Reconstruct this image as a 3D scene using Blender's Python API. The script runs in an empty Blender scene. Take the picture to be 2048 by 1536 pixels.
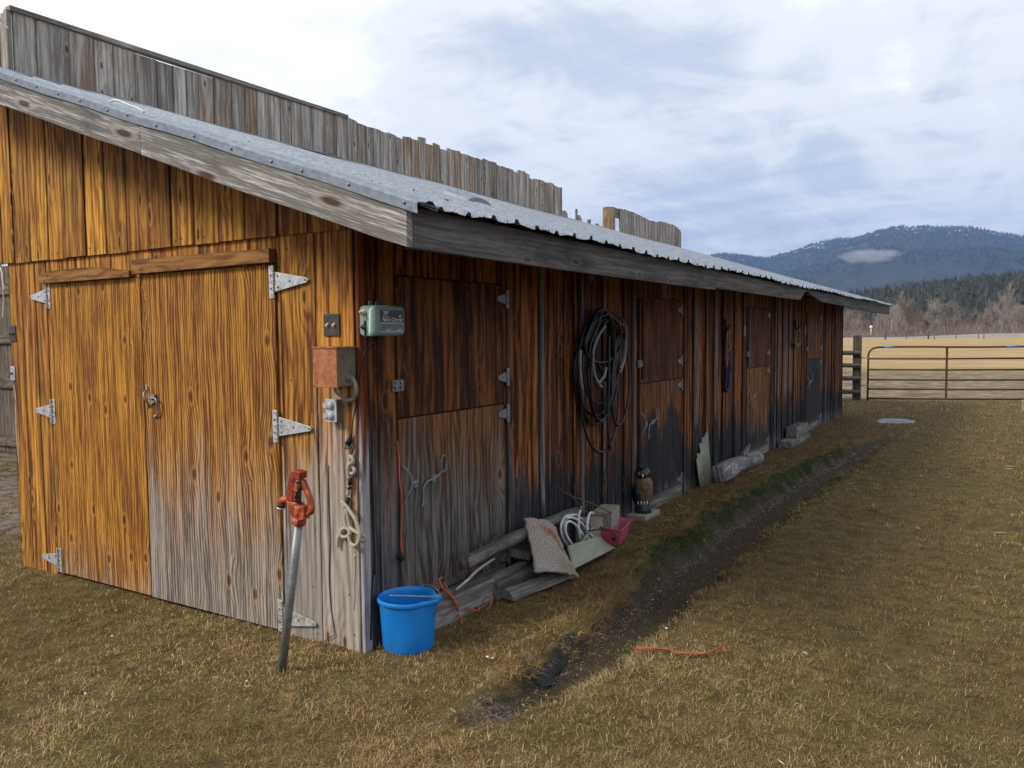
import bpy, math, random
import numpy as np
from mathutils import Vector, Matrix, noise as mnoise

sc = bpy.context.scene
R = math.radians
rnd = random.Random(11)
rs = np.random.RandomState(7)

# ---------------------------------------------------------------- camera
# world: +Y runs along the long stall wall (away from the viewer), +X is outwards from it, z = 0 is the yard
CAM = Vector((2.77705854, -3.04092515, 1.6))
RIGHT = Vector((0.85157883, 0.52414802, -0.00907393))
DOWN = Vector((0.02395334, -0.05619623, -0.99813237))
FWD = Vector((-0.52367903, 0.84977105, -0.06041062))
FPX = 1618.0
cd = bpy.data.cameras.new('camera')
cam = bpy.data.objects.new('camera', cd)
sc.collection.objects.link(cam)
m = Matrix.Identity(4)
for i in range(3):
    m[i][0] = RIGHT[i]; m[i][1] = -DOWN[i]; m[i][2] = -FWD[i]; m[i][3] = CAM[i]
cam.matrix_world = m
cd.sensor_width = 36; cd.sensor_fit = 'HORIZONTAL'; cd.lens = FPX / 2048 * 36
cd.clip_start = 0.05; cd.clip_end = 30000
sc.camera = cam

# ---------------------------------------------------------------- world and sun
HAZE = 1.15e-4
SUN_EL, SUN_AZ = R(40), R(214)        # azimuth counted from +Y clockwise: behind the viewer's left
world = bpy.data.worlds.new('World'); sc.world = world; world.use_nodes = True
sun = bpy.data.lights.new('sun', 'SUN'); sun.energy = 3.0; sun.angle = R(16); sun.color = (1.0, 0.93, 0.84)
so = bpy.data.objects.new('sun', sun); sc.collection.objects.link(so)
sd = Vector((math.sin(SUN_AZ) * math.cos(SUN_EL), math.cos(SUN_AZ) * math.cos(SUN_EL), math.sin(SUN_EL)))
so.rotation_euler = sd.to_track_quat('Z', 'Y').to_euler()
sc.view_settings.view_transform = 'Standard'; sc.view_settings.look = 'None'
sc.view_settings.exposure = 0.27; sc.view_settings.gamma = 1.0


# ---------------------------------------------------------------- node helper
class G:
    """tiny expression helper for node trees"""
    def __init__(s, nt): s.nt = nt; s.n = nt.nodes; s.l = nt.links
    def put(s, sock, v):
        if v is None: return
        if isinstance(v, bpy.types.NodeSocket): s.l.new(v, sock)
        else:
            try: sock.default_value = v
            except Exception:
                try: sock.default_value = (v[0], v[1], v[2], 1)
                except Exception: sock.default_value = (v, v, v)
    def m(s, op, a, b=None, c=None, clamp=False):
        n = s.n.new('ShaderNodeMath'); n.operation = op; n.use_clamp = clamp
        s.put(n.inputs[0], a); s.put(n.inputs[1], b); s.put(n.inputs[2], c); return n.outputs[0]
    def v(s, op, a, b=None):
        n = s.n.new('ShaderNodeVectorMath'); n.operation = op
        s.put(n.inputs[0], a)
        if op == 'SCALE': s.put(n.inputs[3], b)
        else: s.put(n.inputs[1], b)
        return n.outputs[1] if op in ('LENGTH', 'DISTANCE', 'DOT_PRODUCT') else n.outputs[0]
    def noise(s, vec, scale=1, detail=2, rough=.5, dist=0, col=False):
        n = s.n.new('ShaderNodeTexNoise'); s.put(n.inputs['Vector'], vec)
        n.inputs['Scale'].default_value = scale; n.inputs['Detail'].default_value = detail
        n.inputs['Roughness'].default_value = rough; n.inputs['Distortion'].default_value = dist
        return n.outputs['Color' if col else 'Fac']
    def vor(s, vec, scale=1, out='Distance', feature='F1', rand=1.0):
        n = s.n.new('ShaderNodeTexVoronoi'); n.feature = feature; s.put(n.inputs['Vector'], vec)
        n.inputs['Scale'].default_value = scale; n.inputs['Randomness'].default_value = rand
        return n.outputs[out] if out else n
    def map(s, v, a, b, c=0., d=1., smooth=True):
        n = s.n.new('ShaderNodeMapRange'); n.interpolation_type = 'SMOOTHSTEP' if smooth else 'LINEAR'
        for i, x in enumerate((v, a, b, c, d)): s.put(n.inputs[i], x)
        return n.outputs[0]
    def mix(s, f, a, b, bt='MIX'):
        n = s.n.new('ShaderNodeMix'); n.data_type = 'RGBA'; n.blend_type = bt
        s.put(n.inputs[0], f); s.put(n.inputs[6], a); s.put(n.inputs[7], b); return n.outputs[2]
    def attr(s, name, out='Vector'):
        n = s.n.new('ShaderNodeAttribute'); n.attribute_name = name; return n.outputs[out]
    def pos(s): return s.n.new('ShaderNodeNewGeometry').outputs['Position']
    def xyz(s, v):
        n = s.n.new('ShaderNodeSeparateXYZ'); s.put(n.inputs[0], v); return n.outputs
    def comb(s, x, y, z):
        n = s.n.new('ShaderNodeCombineXYZ')
        for i, q in enumerate((x, y, z)): s.put(n.inputs[i], q)
        return n.outputs[0]
    def bump(s, h, strength=.5, dist=.01):
        n = s.n.new('ShaderNodeBump'); n.inputs['Strength'].default_value = strength
        n.inputs['Distance'].default_value = dist; s.put(n.inputs['Height'], h); return n.outputs[0]


def new_mat(name):
    mt = bpy.data.materials.new(name); mt.use_nodes = True
    g = G(mt.node_tree); g.bsdf = g.n['Principled BSDF']
    return mt, g

def C4(c): return (c[0], c[1], c[2], 1.0)

# sky: physical sky mixed with a procedural cloud layer
def build_sky():
    g = G(world.node_tree); g.n.clear()
    out = g.n.new('ShaderNodeOutputWorld'); bg = g.n.new('ShaderNodeBackground')
    sky = g.n.new('ShaderNodeTexSky'); sky.sky_type = 'NISHITA'; sky.sun_disc = False
    sky.sun_elevation = SUN_EL; sky.sun_rotation = SUN_AZ
    d = g.n.new('ShaderNodeTexCoord').outputs['Generated']
    X, Y, Z = g.xyz(d)
    zz = g.m('ADD', g.m('MAXIMUM', Z, 0.0), 0.16)
    p = g.comb(g.m('DIVIDE', X, zz), g.m('DIVIDE', Y, zz), 0.0)
    n1 = g.noise(g.v('ADD', p, (4.0, 1.6, 0)), .75, 5, .55, .6)
    n2 = g.noise(g.v('MULTIPLY', p, (1.2, .6, 1)), 2.3, 7, .62, 1.2)
    n3 = g.noise(g.v('MULTIPLY', p, (.8, 3.2, 1)), 1.3, 4, .6, .4)
    cov = g.m('ADD', g.m('MULTIPLY', n1, .40), g.m('ADD', g.m('MULTIPLY', n2, .34), g.m('MULTIPLY', n3, .26)))
    right = g.v('DOT_PRODUCT', d, (.10, .93, .35))
    # brighter, thinner cloud overhead-left and ahead
    left = g.v('DOT_PRODUCT', d, (-0.80, 0.43, .42))
    ahead = g.v('DOT_PRODUCT', d, (-0.38, 0.80, .47))
    bias = g.m('ADD', g.map(left, .87, .99, 0, .22), g.map(right, .90, 1.0, 0, .055))
    lo = g.map(Z, .0, .22, .025, 0)
    f = g.m('ADD', g.m('ADD', cov, bias), lo)
    t = g.map(f, .435, .545)
    blue = g.mix(g.map(f, .36, .48), C4((5.7, 6.35, 7.5)), C4((7.1, 7.5, 8.2)))
    white = g.mix(g.map(f, .56, .68), C4((9.6, 9.7, 9.8)), C4((12, 12.3, 12.5)))
    cc = g.mix(t, blue, white)
    haze = g.mix(g.map(Z, 0, .16), C4((6.6, 7.0, 7.9)), cc)
    hz = g.mix(.55, haze, cc)
    col = g.mix(.9, sky.outputs[0], hz)
    g.put(bg.inputs[0], col); bg.inputs[1].default_value = .1
    g.l.new(bg.outputs[0], out.inputs[0])
build_sky()


# ---------------------------------------------------------------- mesh helper
COL = sc.collection

class MB:
    def __init__(s): s.v = []; s.f = []; s.g = []; s.b = []; s.c = []; s.sm = []
    def add(s, vs, fs, g=None, b=(0, 0, 0), c=(1, 1, 1), smooth=False):
        o = len(s.v); s.v += [tuple(p) for p in vs]
        s.g += g if g else [tuple(p) for p in vs]
        s.b += [b] * len(vs); s.c += (list(c) if isinstance(c, list) else [c if smooth or g is None else (0, 0, 1)] * len(vs))
        s.f += [tuple(o + i for i in f) for f in fs]; s.sm += [smooth] * len(fs)
    def obox(s, c, ax, h, grain=2, b=None, off=None, c3=(1, 1, 1), jit=0, c_sm=False):
        """box at c with half sizes h along the three axes ax; grain = index of the long axis"""
        b = b or (rnd.random(), rnd.random(), rnd.random())
        off = off or (rnd.uniform(0, 40), rnd.uniform(0, 40), rnd.uniform(0, 40))
        vs = []; gs = []; es = []
        o = [i for i in range(3) if i != grain]
        wide = o[0] if h[o[0]] > h[o[1]] else o[1]
        for sx in (-1, 1):
            for sy in (-1, 1):
                for sz in (-1, 1):
                    q = (sx * h[0], sy * h[1], sz * h[2])
                    j = Vector((rnd.uniform(-jit, jit), rnd.uniform(-jit, jit), rnd.uniform(-jit, jit)))
                    vs.append(Vector(c) + ax[0] * q[0] + ax[1] * q[1] + ax[2] * q[2] + j)
                    gs.append((q[o[0]] + off[0], q[grain] + off[1], q[o[1]] + off[2]))
                    es.append((q[wide] / h[wide], q[grain] / h[grain], h[wide] * 10))
        fs = [(0, 1, 3, 2), (4, 6, 7, 5), (0, 4, 5, 1), (2, 3, 7, 6), (0, 2, 6, 4), (1, 5, 7, 3)]
        s.add(vs, fs, gs, b, es)
    def box(s, p0, p1, grain=2, **k):
        c = [(a + b) / 2 for a, b in zip(p0, p1)]; h = [abs(b - a) / 2 for a, b in zip(p0, p1)]
        s.obox(c, (Vector((1, 0, 0)), Vector((0, 1, 0)), Vector((0, 0, 1))), h, grain, **k)
    def prism(s, poly, d, grain_dir, across_dir, b=None, off=None, smooth=False):
        """polygon (3D points) pushed along d"""
        b = b or (rnd.random(), rnd.random(), rnd.random())
        off = off or (rnd.uniform(0, 40), rnd.uniform(0, 40), rnd.uniform(0, 40))
        d = Vector(d); n = len(poly); P = [Vector(p) for p in poly]
        vs = P + [p + d for p in P]
        gd = Vector(grain_dir); ad = Vector(across_dir)
        gs = [(p.dot(ad) + off[0], p.dot(gd) + off[1], p.dot(d.normalized()) + off[2]) for p in vs]
        fs = [tuple(range(n))[::-1], tuple(range(n, 2 * n))] + [(i, (i + 1) % n, n + (i + 1) % n, n + i) for i in range(n)]
        a_ = [p.dot(ad) for p in vs]; l_ = [p.dot(gd) for p in vs]; a0, a1, l0, l1 = min(a_), max(a_), min(l_), max(l_)
        es = [((p - a0) / max(a1 - a0, 1e-6) * 2 - 1, (q - l0) / max(l1 - l0, 1e-6) * 2 - 1, (a1 - a0) * 5) for p, q in zip(a_, l_)]
        s.add(vs, fs, gs, b, es, smooth=smooth)
    def tube(s, pts, r, seg=8, c=(1, 1, 1), cap=True, b=(0, 0, 0), closed=False):
        P = [Vector(p) for p in pts]; n = len(P)
        rr = r if isinstance(r, (list, tuple)) else [r] * n
        t0 = (P[1] - P[0]).normalized()
        u = t0.orthogonal().normalized()
        vs = []; gs = []; L = 0
        for i, p in enumerate(P):
            t = ((P[(i + 1) % n] - P[i - 1]) if (closed or 0 < i < n - 1) else (P[1] - P[0] if i == 0 else P[-1] - P[-2]))
            if t.length < 1e-9: t = t0
            t.normalize()
            u = (u - t * u.dot(t)); u = u.normalized() if u.length > 1e-6 else t.orthogonal().normalized()
            w = t.cross(u)
            if i: L += (p - P[i - 1]).length
            for k in range(seg):
                a = 2 * math.pi * k / seg
                vs.append(p + (u * math.cos(a) + w * math.sin(a)) * rr[i]); gs.append((rr[i] * math.cos(a) + 5, L, rr[i] * math.sin(a) + 3))
        fs = []
        for i in range(n if closed else n - 1):
            for k in range(seg):
                a = i * seg + k; b2 = i * seg + (k + 1) % seg; j = (i + 1) % n
                fs.append((a, b2, j * seg + (k + 1) % seg, j * seg + k))
        if cap and not closed: fs += [tuple(range(seg))[::-1], tuple(range((n - 1) * seg, n * seg))]
        s.add(vs, fs, gs, b, c, True)
    def lathe(s, prof, c, seg=32, ax=None, c3=(1, 1, 1), fn=None, smooth=True, cap=False):
        """profile [(r, z)] turned about the axis ax[2] at c"""
        ax = ax or (Vector((1, 0, 0)), Vector((0, 1, 0)), Vector((0, 0, 1)))
        c = Vector(c); vs = []; n = len(prof)
        for (r, z) in prof:
            for k in range(seg):
                a = 2 * math.pi * k / seg; q = (r, z)
                if fn: q = fn(a, r, z)
                vs.append(c + ax[0] * (q[0] * math.cos(a)) + ax[1] * (q[0] * math.sin(a)) + ax[2] * q[1])
        fs = [(i * seg + k, i * seg + (k + 1) % seg, (i + 1) * seg + (k + 1) % seg, (i + 1) * seg + k) for i in range(n - 1) for k in range(seg)]
        if cap: fs += [tuple(range(seg))[::-1], tuple(range((n - 1) * seg, n * seg))]
        s.add(vs, fs, None, (0, 0, 0), c3, smooth)
    def ball(s, c, r, seg=12, ax=None, c3=(1, 1, 1)):
        r = r if isinstance(r, (tuple, list)) else (r, r, r)
        ax = ax or (Vector((1, 0, 0)), Vector((0, 1, 0)), Vector((0, 0, 1)))
        vs = []; m_ = seg // 2
        for i in range(m_ + 1):
            th = math.pi * (i + .001) / (m_ + .002)
            for k in range(seg):
                a = 2 * math.pi * k / seg
                vs.append(Vector(c) + ax[0] * (r[0] * math.sin(th) * math.cos(a)) + ax[1] * (r[1] * math.sin(th) * math.sin(a)) + ax[2] * (r[2] * math.cos(th)))
        fs = [(i * seg + k, (i + 1) * seg + k, (i + 1) * seg + (k + 1) % seg, i * seg + (k + 1) % seg) for i in range(m_) for k in range(seg)]
        s.add(vs, fs, None, (0, 0, 0), c3, True)
    def build(s, name, mat, parent=None, bevel=0):
        me = bpy.data.meshes.new(name); me.from_pydata(s.v, [], s.f)
        for an, dat in (('g', s.g), ('b', s.b)):
            a = me.attributes.new(an, 'FLOAT_VECTOR', 'POINT'); a.data.foreach_set('vector', np.array(dat, 'f').ravel())
        a = me.attributes.new('c', 'FLOAT_VECTOR', 'POINT'); a.data.foreach_set('vector', np.array(s.c, 'f').ravel())
        me.polygons.foreach_set('use_smooth', s.sm)
        me.materials.append(mat); me.update()
        o = bpy.data.objects.new(name, me); COL.objects.link(o)
        if parent: o.parent = parent; o.matrix_parent_inverse = parent.matrix_world.inverted() if False else Matrix.Translation(-parent.location)
        if bevel:
            md = o.modifiers.new('bevel', 'BEVEL'); md.width = bevel; md.segments = 2; md.limit_method = 'ANGLE'
        return o

def tag(o, label=None, cat=None, group=None, kind=None):
    if label: o['label'] = label
    if cat: o['category'] = cat
    if group: o['group'] = group
    if kind: o['kind'] = kind
    return o

def thing(name, loc, label, cat, group=None):
    o = bpy.data.objects.new(name, None); o.location = loc; o.empty_display_size = .1; COL.objects.link(o)
    return tag(o, label, cat, group)

def copy_tree(o, parent=None):
    c = o.copy(); COL.objects.link(c)
    if parent: c.parent = parent
    for ch in list(o.children): copy_tree(ch, c)
    return c

AX = (Vector((1, 0, 0)), Vector((0, 1, 0)), Vector((0, 0, 1)))

def ray(px, py): return RIGHT * (px - 1024) + DOWN * (py - 768) + FWD * FPX
def on(axis, val, px, py):
    """point where the sight line through a measured picture point meets the plane axis = val"""
    r = ray(px, py); return CAM + r * ((val - CAM[axis]) / r[axis])
def gx(px, py, x=0.0): return on(0, x, px, py)
def gy(px, py, y=0.0): return on(1, y, px, py)
def gz(px, py, z=0.0): return on(2, z, px, py)

def smooth_path(P, n=6, closed=False):
    P = [Vector(p) for p in P]; N = len(P); out = []
    for i in range(N if closed else N - 1):
        if closed: a, b, c, d = P[i - 1], P[i], P[(i + 1) % N], P[(i + 2) % N]
        else: a, b, c, d = P[max(i - 1, 0)], P[i], P[i + 1], P[min(i + 2, N - 1)]
        for k in range(n):
            t = k / n
            out.append(.5 * ((2 * b) + (c - a) * t + (2 * a - 5 * b + 4 * c - d) * t * t + (3 * b - a - 3 * c + d) * t ** 3))
    if not closed: out.append(P[-1])
    return out


# ---------------------------------------------------------------- materials
def wood(name, light, dark, stripe=14., wander=.5, knots=1., fine=1., weather=None, blot=.5, tone=.35, rough=.75, rw=.28,
         grey=(.33, .32, .31), greyd=(.12, .115, .12), bumpd=.003, knotscale=(4.2, 1.5), hue=None, edgek=.35):
    """boards: rings, fibres, knots; weather(g, X, Y, Z, streak) -> (grey, black) masks, a stain fixed to the wood"""
    mt, g = new_mat(name)
    P = g.attr('g'); B = g.attr('b'); b1, b2, b3 = g.xyz(B)
    ga, gl, gd = g.xyz(P)
    across = g.m('ADD', ga, g.m('MULTIPLY', gd, .6))
    low = g.noise(g.comb(g.m('MULTIPLY', across, 5.), g.m('MULTIPLY', gl, 1.1), g.m('MULTIPLY', gd, 2.)), 1, 2, .5)
    mid = g.noise(g.comb(g.m('MULTIPLY', across, 16.), g.m('MULTIPLY', gl, 2.2), b1), 1, 2, .5)
    kv = g.n.new('ShaderNodeTexVoronoi'); g.put(kv.inputs['Vector'], g.comb(g.m('MULTIPLY', across, knotscale[0] * 1.6), g.m('MULTIPLY', gl, knotscale[1] * 1.6), 0.5))
    kv.voronoi_dimensions = '2D'; kv.inputs['Scale'].default_value = 1
    kd = kv.outputs['Distance']; kr = g.xyz(kv.outputs['Color'])
    on_ = g.map(kr[0], .55, .6)
    infl = g.m('MULTIPLY', g.map(kd, .0, .55, 1, 0), g.m('MULTIPLY', on_, knots))
    core = g.m('MULTIPLY', g.map(kd, .05, .10, 1, 0), g.m('MULTIPLY', on_, min(1, knots)))
    ring = g.m('MULTIPLY', g.map(g.m('ABSOLUTE', g.m('SUBTRACT', kd, .13)), .0, .05, 1, 0), g.m('MULTIPLY', on_, min(1, knots)))
    t = g.m('ADD', g.m('MULTIPLY', across, stripe), g.m('ADD', g.m('MULTIPLY', low, wander * stripe * .35), g.m('ADD', g.m('MULTIPLY', mid, wander * 1.2), g.m('MULTIPLY', infl, 1.6))))
    s1 = g.m('ADD', g.m('MULTIPLY', g.m('SINE', g.m('MULTIPLY', t, 6.283)), .5), .5)
    s1 = g.m('POWER', s1, 1.6)
    vary = g.noise(g.comb(g.m('MULTIPLY', across, 40.), g.m('MULTIPLY', gl, 1.4), b2), 1, 3, .6)
    fib = g.noise(g.comb(g.m('MULTIPLY', across, 260.), g.m('MULTIPLY', gl, 9.), g.m('MULTIPLY', gd, 60.)), 1, 3, .65)
    tex = g.m('ADD', g.m('MULTIPLY', s1, rw), g.m('ADD', g.m('MULTIPLY', g.map(vary, .28, .72), .75 - rw), g.m('MULTIPLY', g.map(fib, .3, .7), .25 * fine)))
    col = g.mix(g.map(tex, .12, .78), C4(light), C4(dark))
    if hue: col = g.mix(g.m('MULTIPLY', g.map(b2, .35, .9), g.map(low, .3, .6)), col, g.mix(g.map(tex, .1, .8), C4(hue[0]), C4(hue[1])))
    bl = g.noise(g.comb(g.m('MULTIPLY', across, 7.), g.m('MULTIPLY', gl, 2.1), g.m('MULTIPLY', b3, 9.)), 1, 4, .6)
    col = g.mix(g.m('MULTIPLY', g.map(bl, .50, .74), blot), col, C4([x * .30 for x in dark]))
    e1, e2, e3 = g.xyz(g.attr('c'))
    dist_e = g.m('MULTIPLY', g.m('SUBTRACT', 1.0, g.m('ABSOLUTE', e1)), e3)
    ed_n = g.noise(g.comb(g.m('MULTIPLY', across, 8.), g.m('MULTIPLY', gl, 2.6), b3), 1, 3, .6)
    edge = g.m('MULTIPLY', g.map(g.m('ADD', dist_e, g.m('MULTIPLY', g.m('SUBTRACT', ed_n, .5), .5)), .0, .16, 1, 0), edgek)
    col = g.mix(edge, col, C4([x * .35 for x in dark]))
    gcol = g.mix(g.map(tex, .1, .8), C4(grey), C4(greyd))
    gcol = g.mix(g.m('MULTIPLY', g.map(bl, .40, .75), .35), gcol, C4([x * .55 for x in grey]))
    X, Y, Z = g.xyz(g.pos())
    if weather:
        streak = g.noise(g.comb(g.m('MULTIPLY', across, 46.), g.m('MULTIPLY', gl, 1.3), g.m('MULTIPLY', b1, 7.)), 1, 4, .62)
        stre2 = g.noise(g.comb(g.m('MULTIPLY', across, 9.), g.m('MULTIPLY', gl, .7), g.m('MULTIPLY', b2, 7.)), 1, 2, .5)
        sk = g.m('SUBTRACT', g.m('ADD', g.m('MULTIPLY', streak, .62), g.m('MULTIPLY', stre2, .38)), .5)
        gm, bm = weather(g, X, Y, Z, sk, b1, tex)
        col = g.mix(gm, col, gcol)
        if bm is not None:
            col = g.mix(bm, col, g.mix(g.map(tex, .1, .8), C4((.028, .028, .032)), C4((.006, .006, .008))))
    col = g.mix(g.m('MULTIPLY', ring, .5), col, g.mix(.5, C4(light), C4((.3, .17, .06))))
    col = g.mix(g.m('MULTIPLY', core, .85), col, C4((.045, .018, .006)))
    tn = g.m('ADD', 1 - tone * .6, g.m('MULTIPLY', b1, tone))
    col = g.mix(1.0, col, g.comb(tn, tn, tn), 'MULTIPLY')
    g.put(g.bsdf.inputs['Base Color'], col); g.bsdf.inputs['Roughness'].default_value = rough
    g.bsdf.inputs['Specular IOR Level'].default_value = .25
    h = g.m('SUBTRACT', 1.0, tex)
    g.put(g.bsdf.inputs['Normal'], g.bump(h, .55, bumpd))
    return mt

def w_gable(T0, T1, soft=.22, xa=-1.70, xb=0., amp=1.3, amount=.95):
    def f(g, X, Y, Z, sk, b1, tex):
        T = g.map(X, xa, xb, T0, T1, False)
        v = g.m('ADD', g.m('SUBTRACT', Z, T), g.m('MULTIPLY', sk, -amp * 2))
        v = g.m('ADD', v, g.m('MULTIPLY', g.m('SUBTRACT', tex, .45), .5))
        return g.m('MULTIPLY', g.map(v, -soft, soft, 1, 0), amount), None
    return f

def w_long(bt=.62, gt=.28, near=True, btop=None):
    """black mildew band low on the wall, silver grey under it, the first three metres greyer and higher"""
    def f(g, X, Y, Z, sk, b1, tex):
        T = g.m('ADD', bt, g.m('MULTIPLY', g.m('SUBTRACT', b1, .5), .22))
        v = g.m('ADD', g.m('SUBTRACT', Z, T), g.m('MULTIPLY', sk, -2.0))
        black = g.map(v, -.10, .10, 1, 0)
        low = g.map(g.m('ADD', Z, g.m('MULTIPLY', sk, -.7)), gt - .16, gt + .16, 1, 0)
        Tg = g.map(Y, .1, 3.0, .98, .35)
        nearg = g.map(g.m('ADD', g.m('SUBTRACT', Z, Tg), g.m('MULTIPLY', sk, -2.3)), -.3, .2, .92, 0)
        hi = g.m('MAXIMUM', g.m('MULTIPLY', g.map(b1, .90, .93), .6), g.m('MULTIPLY', g.map(g.m('ADD', sk, g.m('MULTIPLY', g.m('SUBTRACT', tex, .5), -.15)), .11, .2), .5))       # single boards silvered all the way up
        grey = g.m('MAXIMUM', g.m('MAXIMUM', g.m('MULTIPLY', low, .9), nearg), hi)
        keep = g.m('MULTIPLY', g.map(low, .0, 1.0, 1, .3), g.map(Y, .3, 2.4, .35, 1))
        return grey, g.m('MULTIPLY', black, keep)
    return f

ORL, ORD = (.72, .35, .042), (.17, .055, .007)
mat_gable_up = wood('stained_boards_upper', ORL, ORD, stripe=17, wander=.8, rw=.16, edgek=.8, knots=1.0, blot=.6, tone=.45, knotscale=(4.5, 1.3), hue=((.42, .17, .022), (.10, .03, .005)))
mat_gable_low = wood('stained_boards_lower', (.60, .27, .038), (.12, .036, .006), stripe=18, wander=.6, rw=.2, edgek=.7, knots=1.0, blot=.5, tone=.35, weather=w_gable(-.5, .92, xa=-2.0, xb=-.3, amp=1.3, soft=.34), grey=(.42, .38, .325), greyd=(.19, .17, .15))
mat_door_l = wood('door_ply_orange', (.60, .27, .030), (.11, .034, .005), stripe=52, wander=.22, knots=.9, fine=1.3, blot=.25, tone=.1, weather=w_gable(.02, .12, soft=.28, amp=.7, amount=.75), rw=.26, edgek=.3, knotscale=(3.1, 1.9), bumpd=.004, grey=(.40, .36, .30), greyd=(.15, .12, .1))
mat_door_r = wood('door_ply_weathered', (.58, .26, .034), (.095, .030, .005), stripe=48, wander=.30, knots=.9, fine=1.3, blot=.25, tone=.1, weather=w_gable(.60, .78, soft=.45, amp=1.5, amount=.88), rw=.33, edgek=.3, grey=(.44, .395, .335), greyd=(.075, .072, .07), knotscale=(2.9, 1.6), bumpd=.004)
mat_trim = wood('trim_board', (.36, .17, .045), (.15, .055, .012), stripe=20, wander=1.4, knots=1, blot=.35, tone=.25)
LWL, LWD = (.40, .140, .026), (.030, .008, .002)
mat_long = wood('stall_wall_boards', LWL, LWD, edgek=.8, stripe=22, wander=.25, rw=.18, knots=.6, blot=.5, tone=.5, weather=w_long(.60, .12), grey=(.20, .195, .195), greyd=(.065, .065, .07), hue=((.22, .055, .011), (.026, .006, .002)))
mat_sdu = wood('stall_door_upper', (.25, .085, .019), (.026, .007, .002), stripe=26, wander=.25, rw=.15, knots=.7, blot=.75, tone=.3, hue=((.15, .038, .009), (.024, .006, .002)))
mat_sdl1 = wood('stall_door_grey', (.26, .12, .045), (.07, .028, .011), stripe=40, wander=.45, knots=1, blot=.6, tone=.15, weather=w_long(.34, .62), grey=(.185, .17, .155), greyd=(.035, .033, .032))
mat_sdl2 = wood('stall_door_black', (.30, .115, .026), (.045, .013, .004), stripe=30, wander=.3, rw=.15, knots=.6, blot=.6, tone=.15, weather=w_long(.80, .12), grey=(.30, .30, .32), greyd=(.1, .1, .11))
mat_sdl3 = wood('stall_door_peeled', (.34, .14, .034), (.07, .022, .006), stripe=30, wander=.3, rw=.15, knots=.6, blot=.5, tone=.1, weather=w_long(.46, .10), grey=(.30, .30, .32), greyd=(.1, .1, .11))
mat_sdl4 = wood('stall_door_mildewed', (.10, .07, .04), (.03, .022, .018), stripe=30, wander=.4, knots=.4, blot=.3, tone=.1, weather=w_long(1.2, .12), grey=(.26, .27, .29), greyd=(.08, .08, .09))
mat_batten = wood('grey_batten', (.20, .20, .21), (.08, .08, .085), stripe=30, wander=.3, knots=.2, blot=.35, tone=.3, weather=w_long(.28, .2), grey=(.36, .36, .37), greyd=(.16, .16, .17))
mat_corner = wood('red_corner_strip', (.30, .07, .014), (.13, .028, .006), stripe=20, wander=.4, knots=.2, blot=.2, tone=.1, weather=w_gable(1.05, 1.05, amp=.5), grey=(.42, .42, .43), greyd=(.2, .2, .21))
mat_parapet = wood('parapet_boards', (.60, .55, .48), (.27, .235, .195), stripe=15, wander=.6, rw=.14, knots=.9, fine=1.2, blot=.5, tone=.42, edgek=.6, hue=((.50, .38, .26), (.20, .14, .09)), knotscale=(4, 1.8))
mat_barge = wood('barge_board', (.56, .53, .49), (.17, .155, .14), stripe=60, wander=.35, rw=.16, knots=1.0, fine=1.9, blot=.85, tone=.2, knotscale=(3, .8), bumpd=.006)
mat_fascia = wood('fascia_board', (.14, .13, .125), (.055, .052, .052), stripe=36, wander=.45, rw=.12, knots=.7, fine=1.3, blot=.6, tone=.35, hue=((.21, .165, .12), (.09, .065, .045)))
mat_fence = wood('weathered_fence_wood', (.20, .165, .125), (.08, .062, .045), stripe=18, wander=.7, knots=.8, blot=.4, tone=.35)
mat_driftgrey = wood('grey_timber', (.30, .275, .245), (.11, .10, .09), stripe=50, wander=.4, rw=.15, knots=.6, fine=1.5, blot=.45, tone=.3)
mat_lightwood = wood('split_post_wood', (.50, .37, .22), (.22, .13, .07), stripe=16, wander=.8, knots=.8, blot=.4, tone=.3)
mat_inner = wood('inner_boards', (.16, .09, .04), (.06, .03, .014), stripe=14, knots=.5, tone=.4)

def plain(name, col, rough=.5, metal=0., var=.15, nscale=20., bump=0., spec=.5, dirt=None, dirtcol=(.1, .07, .04), dscale=6., coat=0):
    mt, g = new_mat(name)
    tc = g.attr('g')
    n = g.noise(tc, nscale, 4, .6)
    a = [x * (1 - var) for x in col]; b = [min(1, x * (1 + var)) for x in col]
    c = g.mix(g.map(n, .3, .7), C4(a), C4(b))
    if dirt:
        d = g.noise(tc, dscale, 5, .65)
        c = g.mix(g.map(d, dirt[0], dirt[1]), c, C4(dirtcol))
    g.put(g.bsdf.inputs['Base Color'], c)
    g.put(g.bsdf.inputs['Roughness'], g.map(n, .2, .8, rough * .85, min(1, rough * 1.15)))
    g.bsdf.inputs['Metallic'].default_value = metal; g.bsdf.inputs['Specular IOR Level'].default_value = spec
    if coat: g.bsdf.inputs['Coat Weight'].default_value = coat
    if bump: g.put(g.bsdf.inputs['Normal'], g.bump(n, .5, bump))
    return mt

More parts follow.
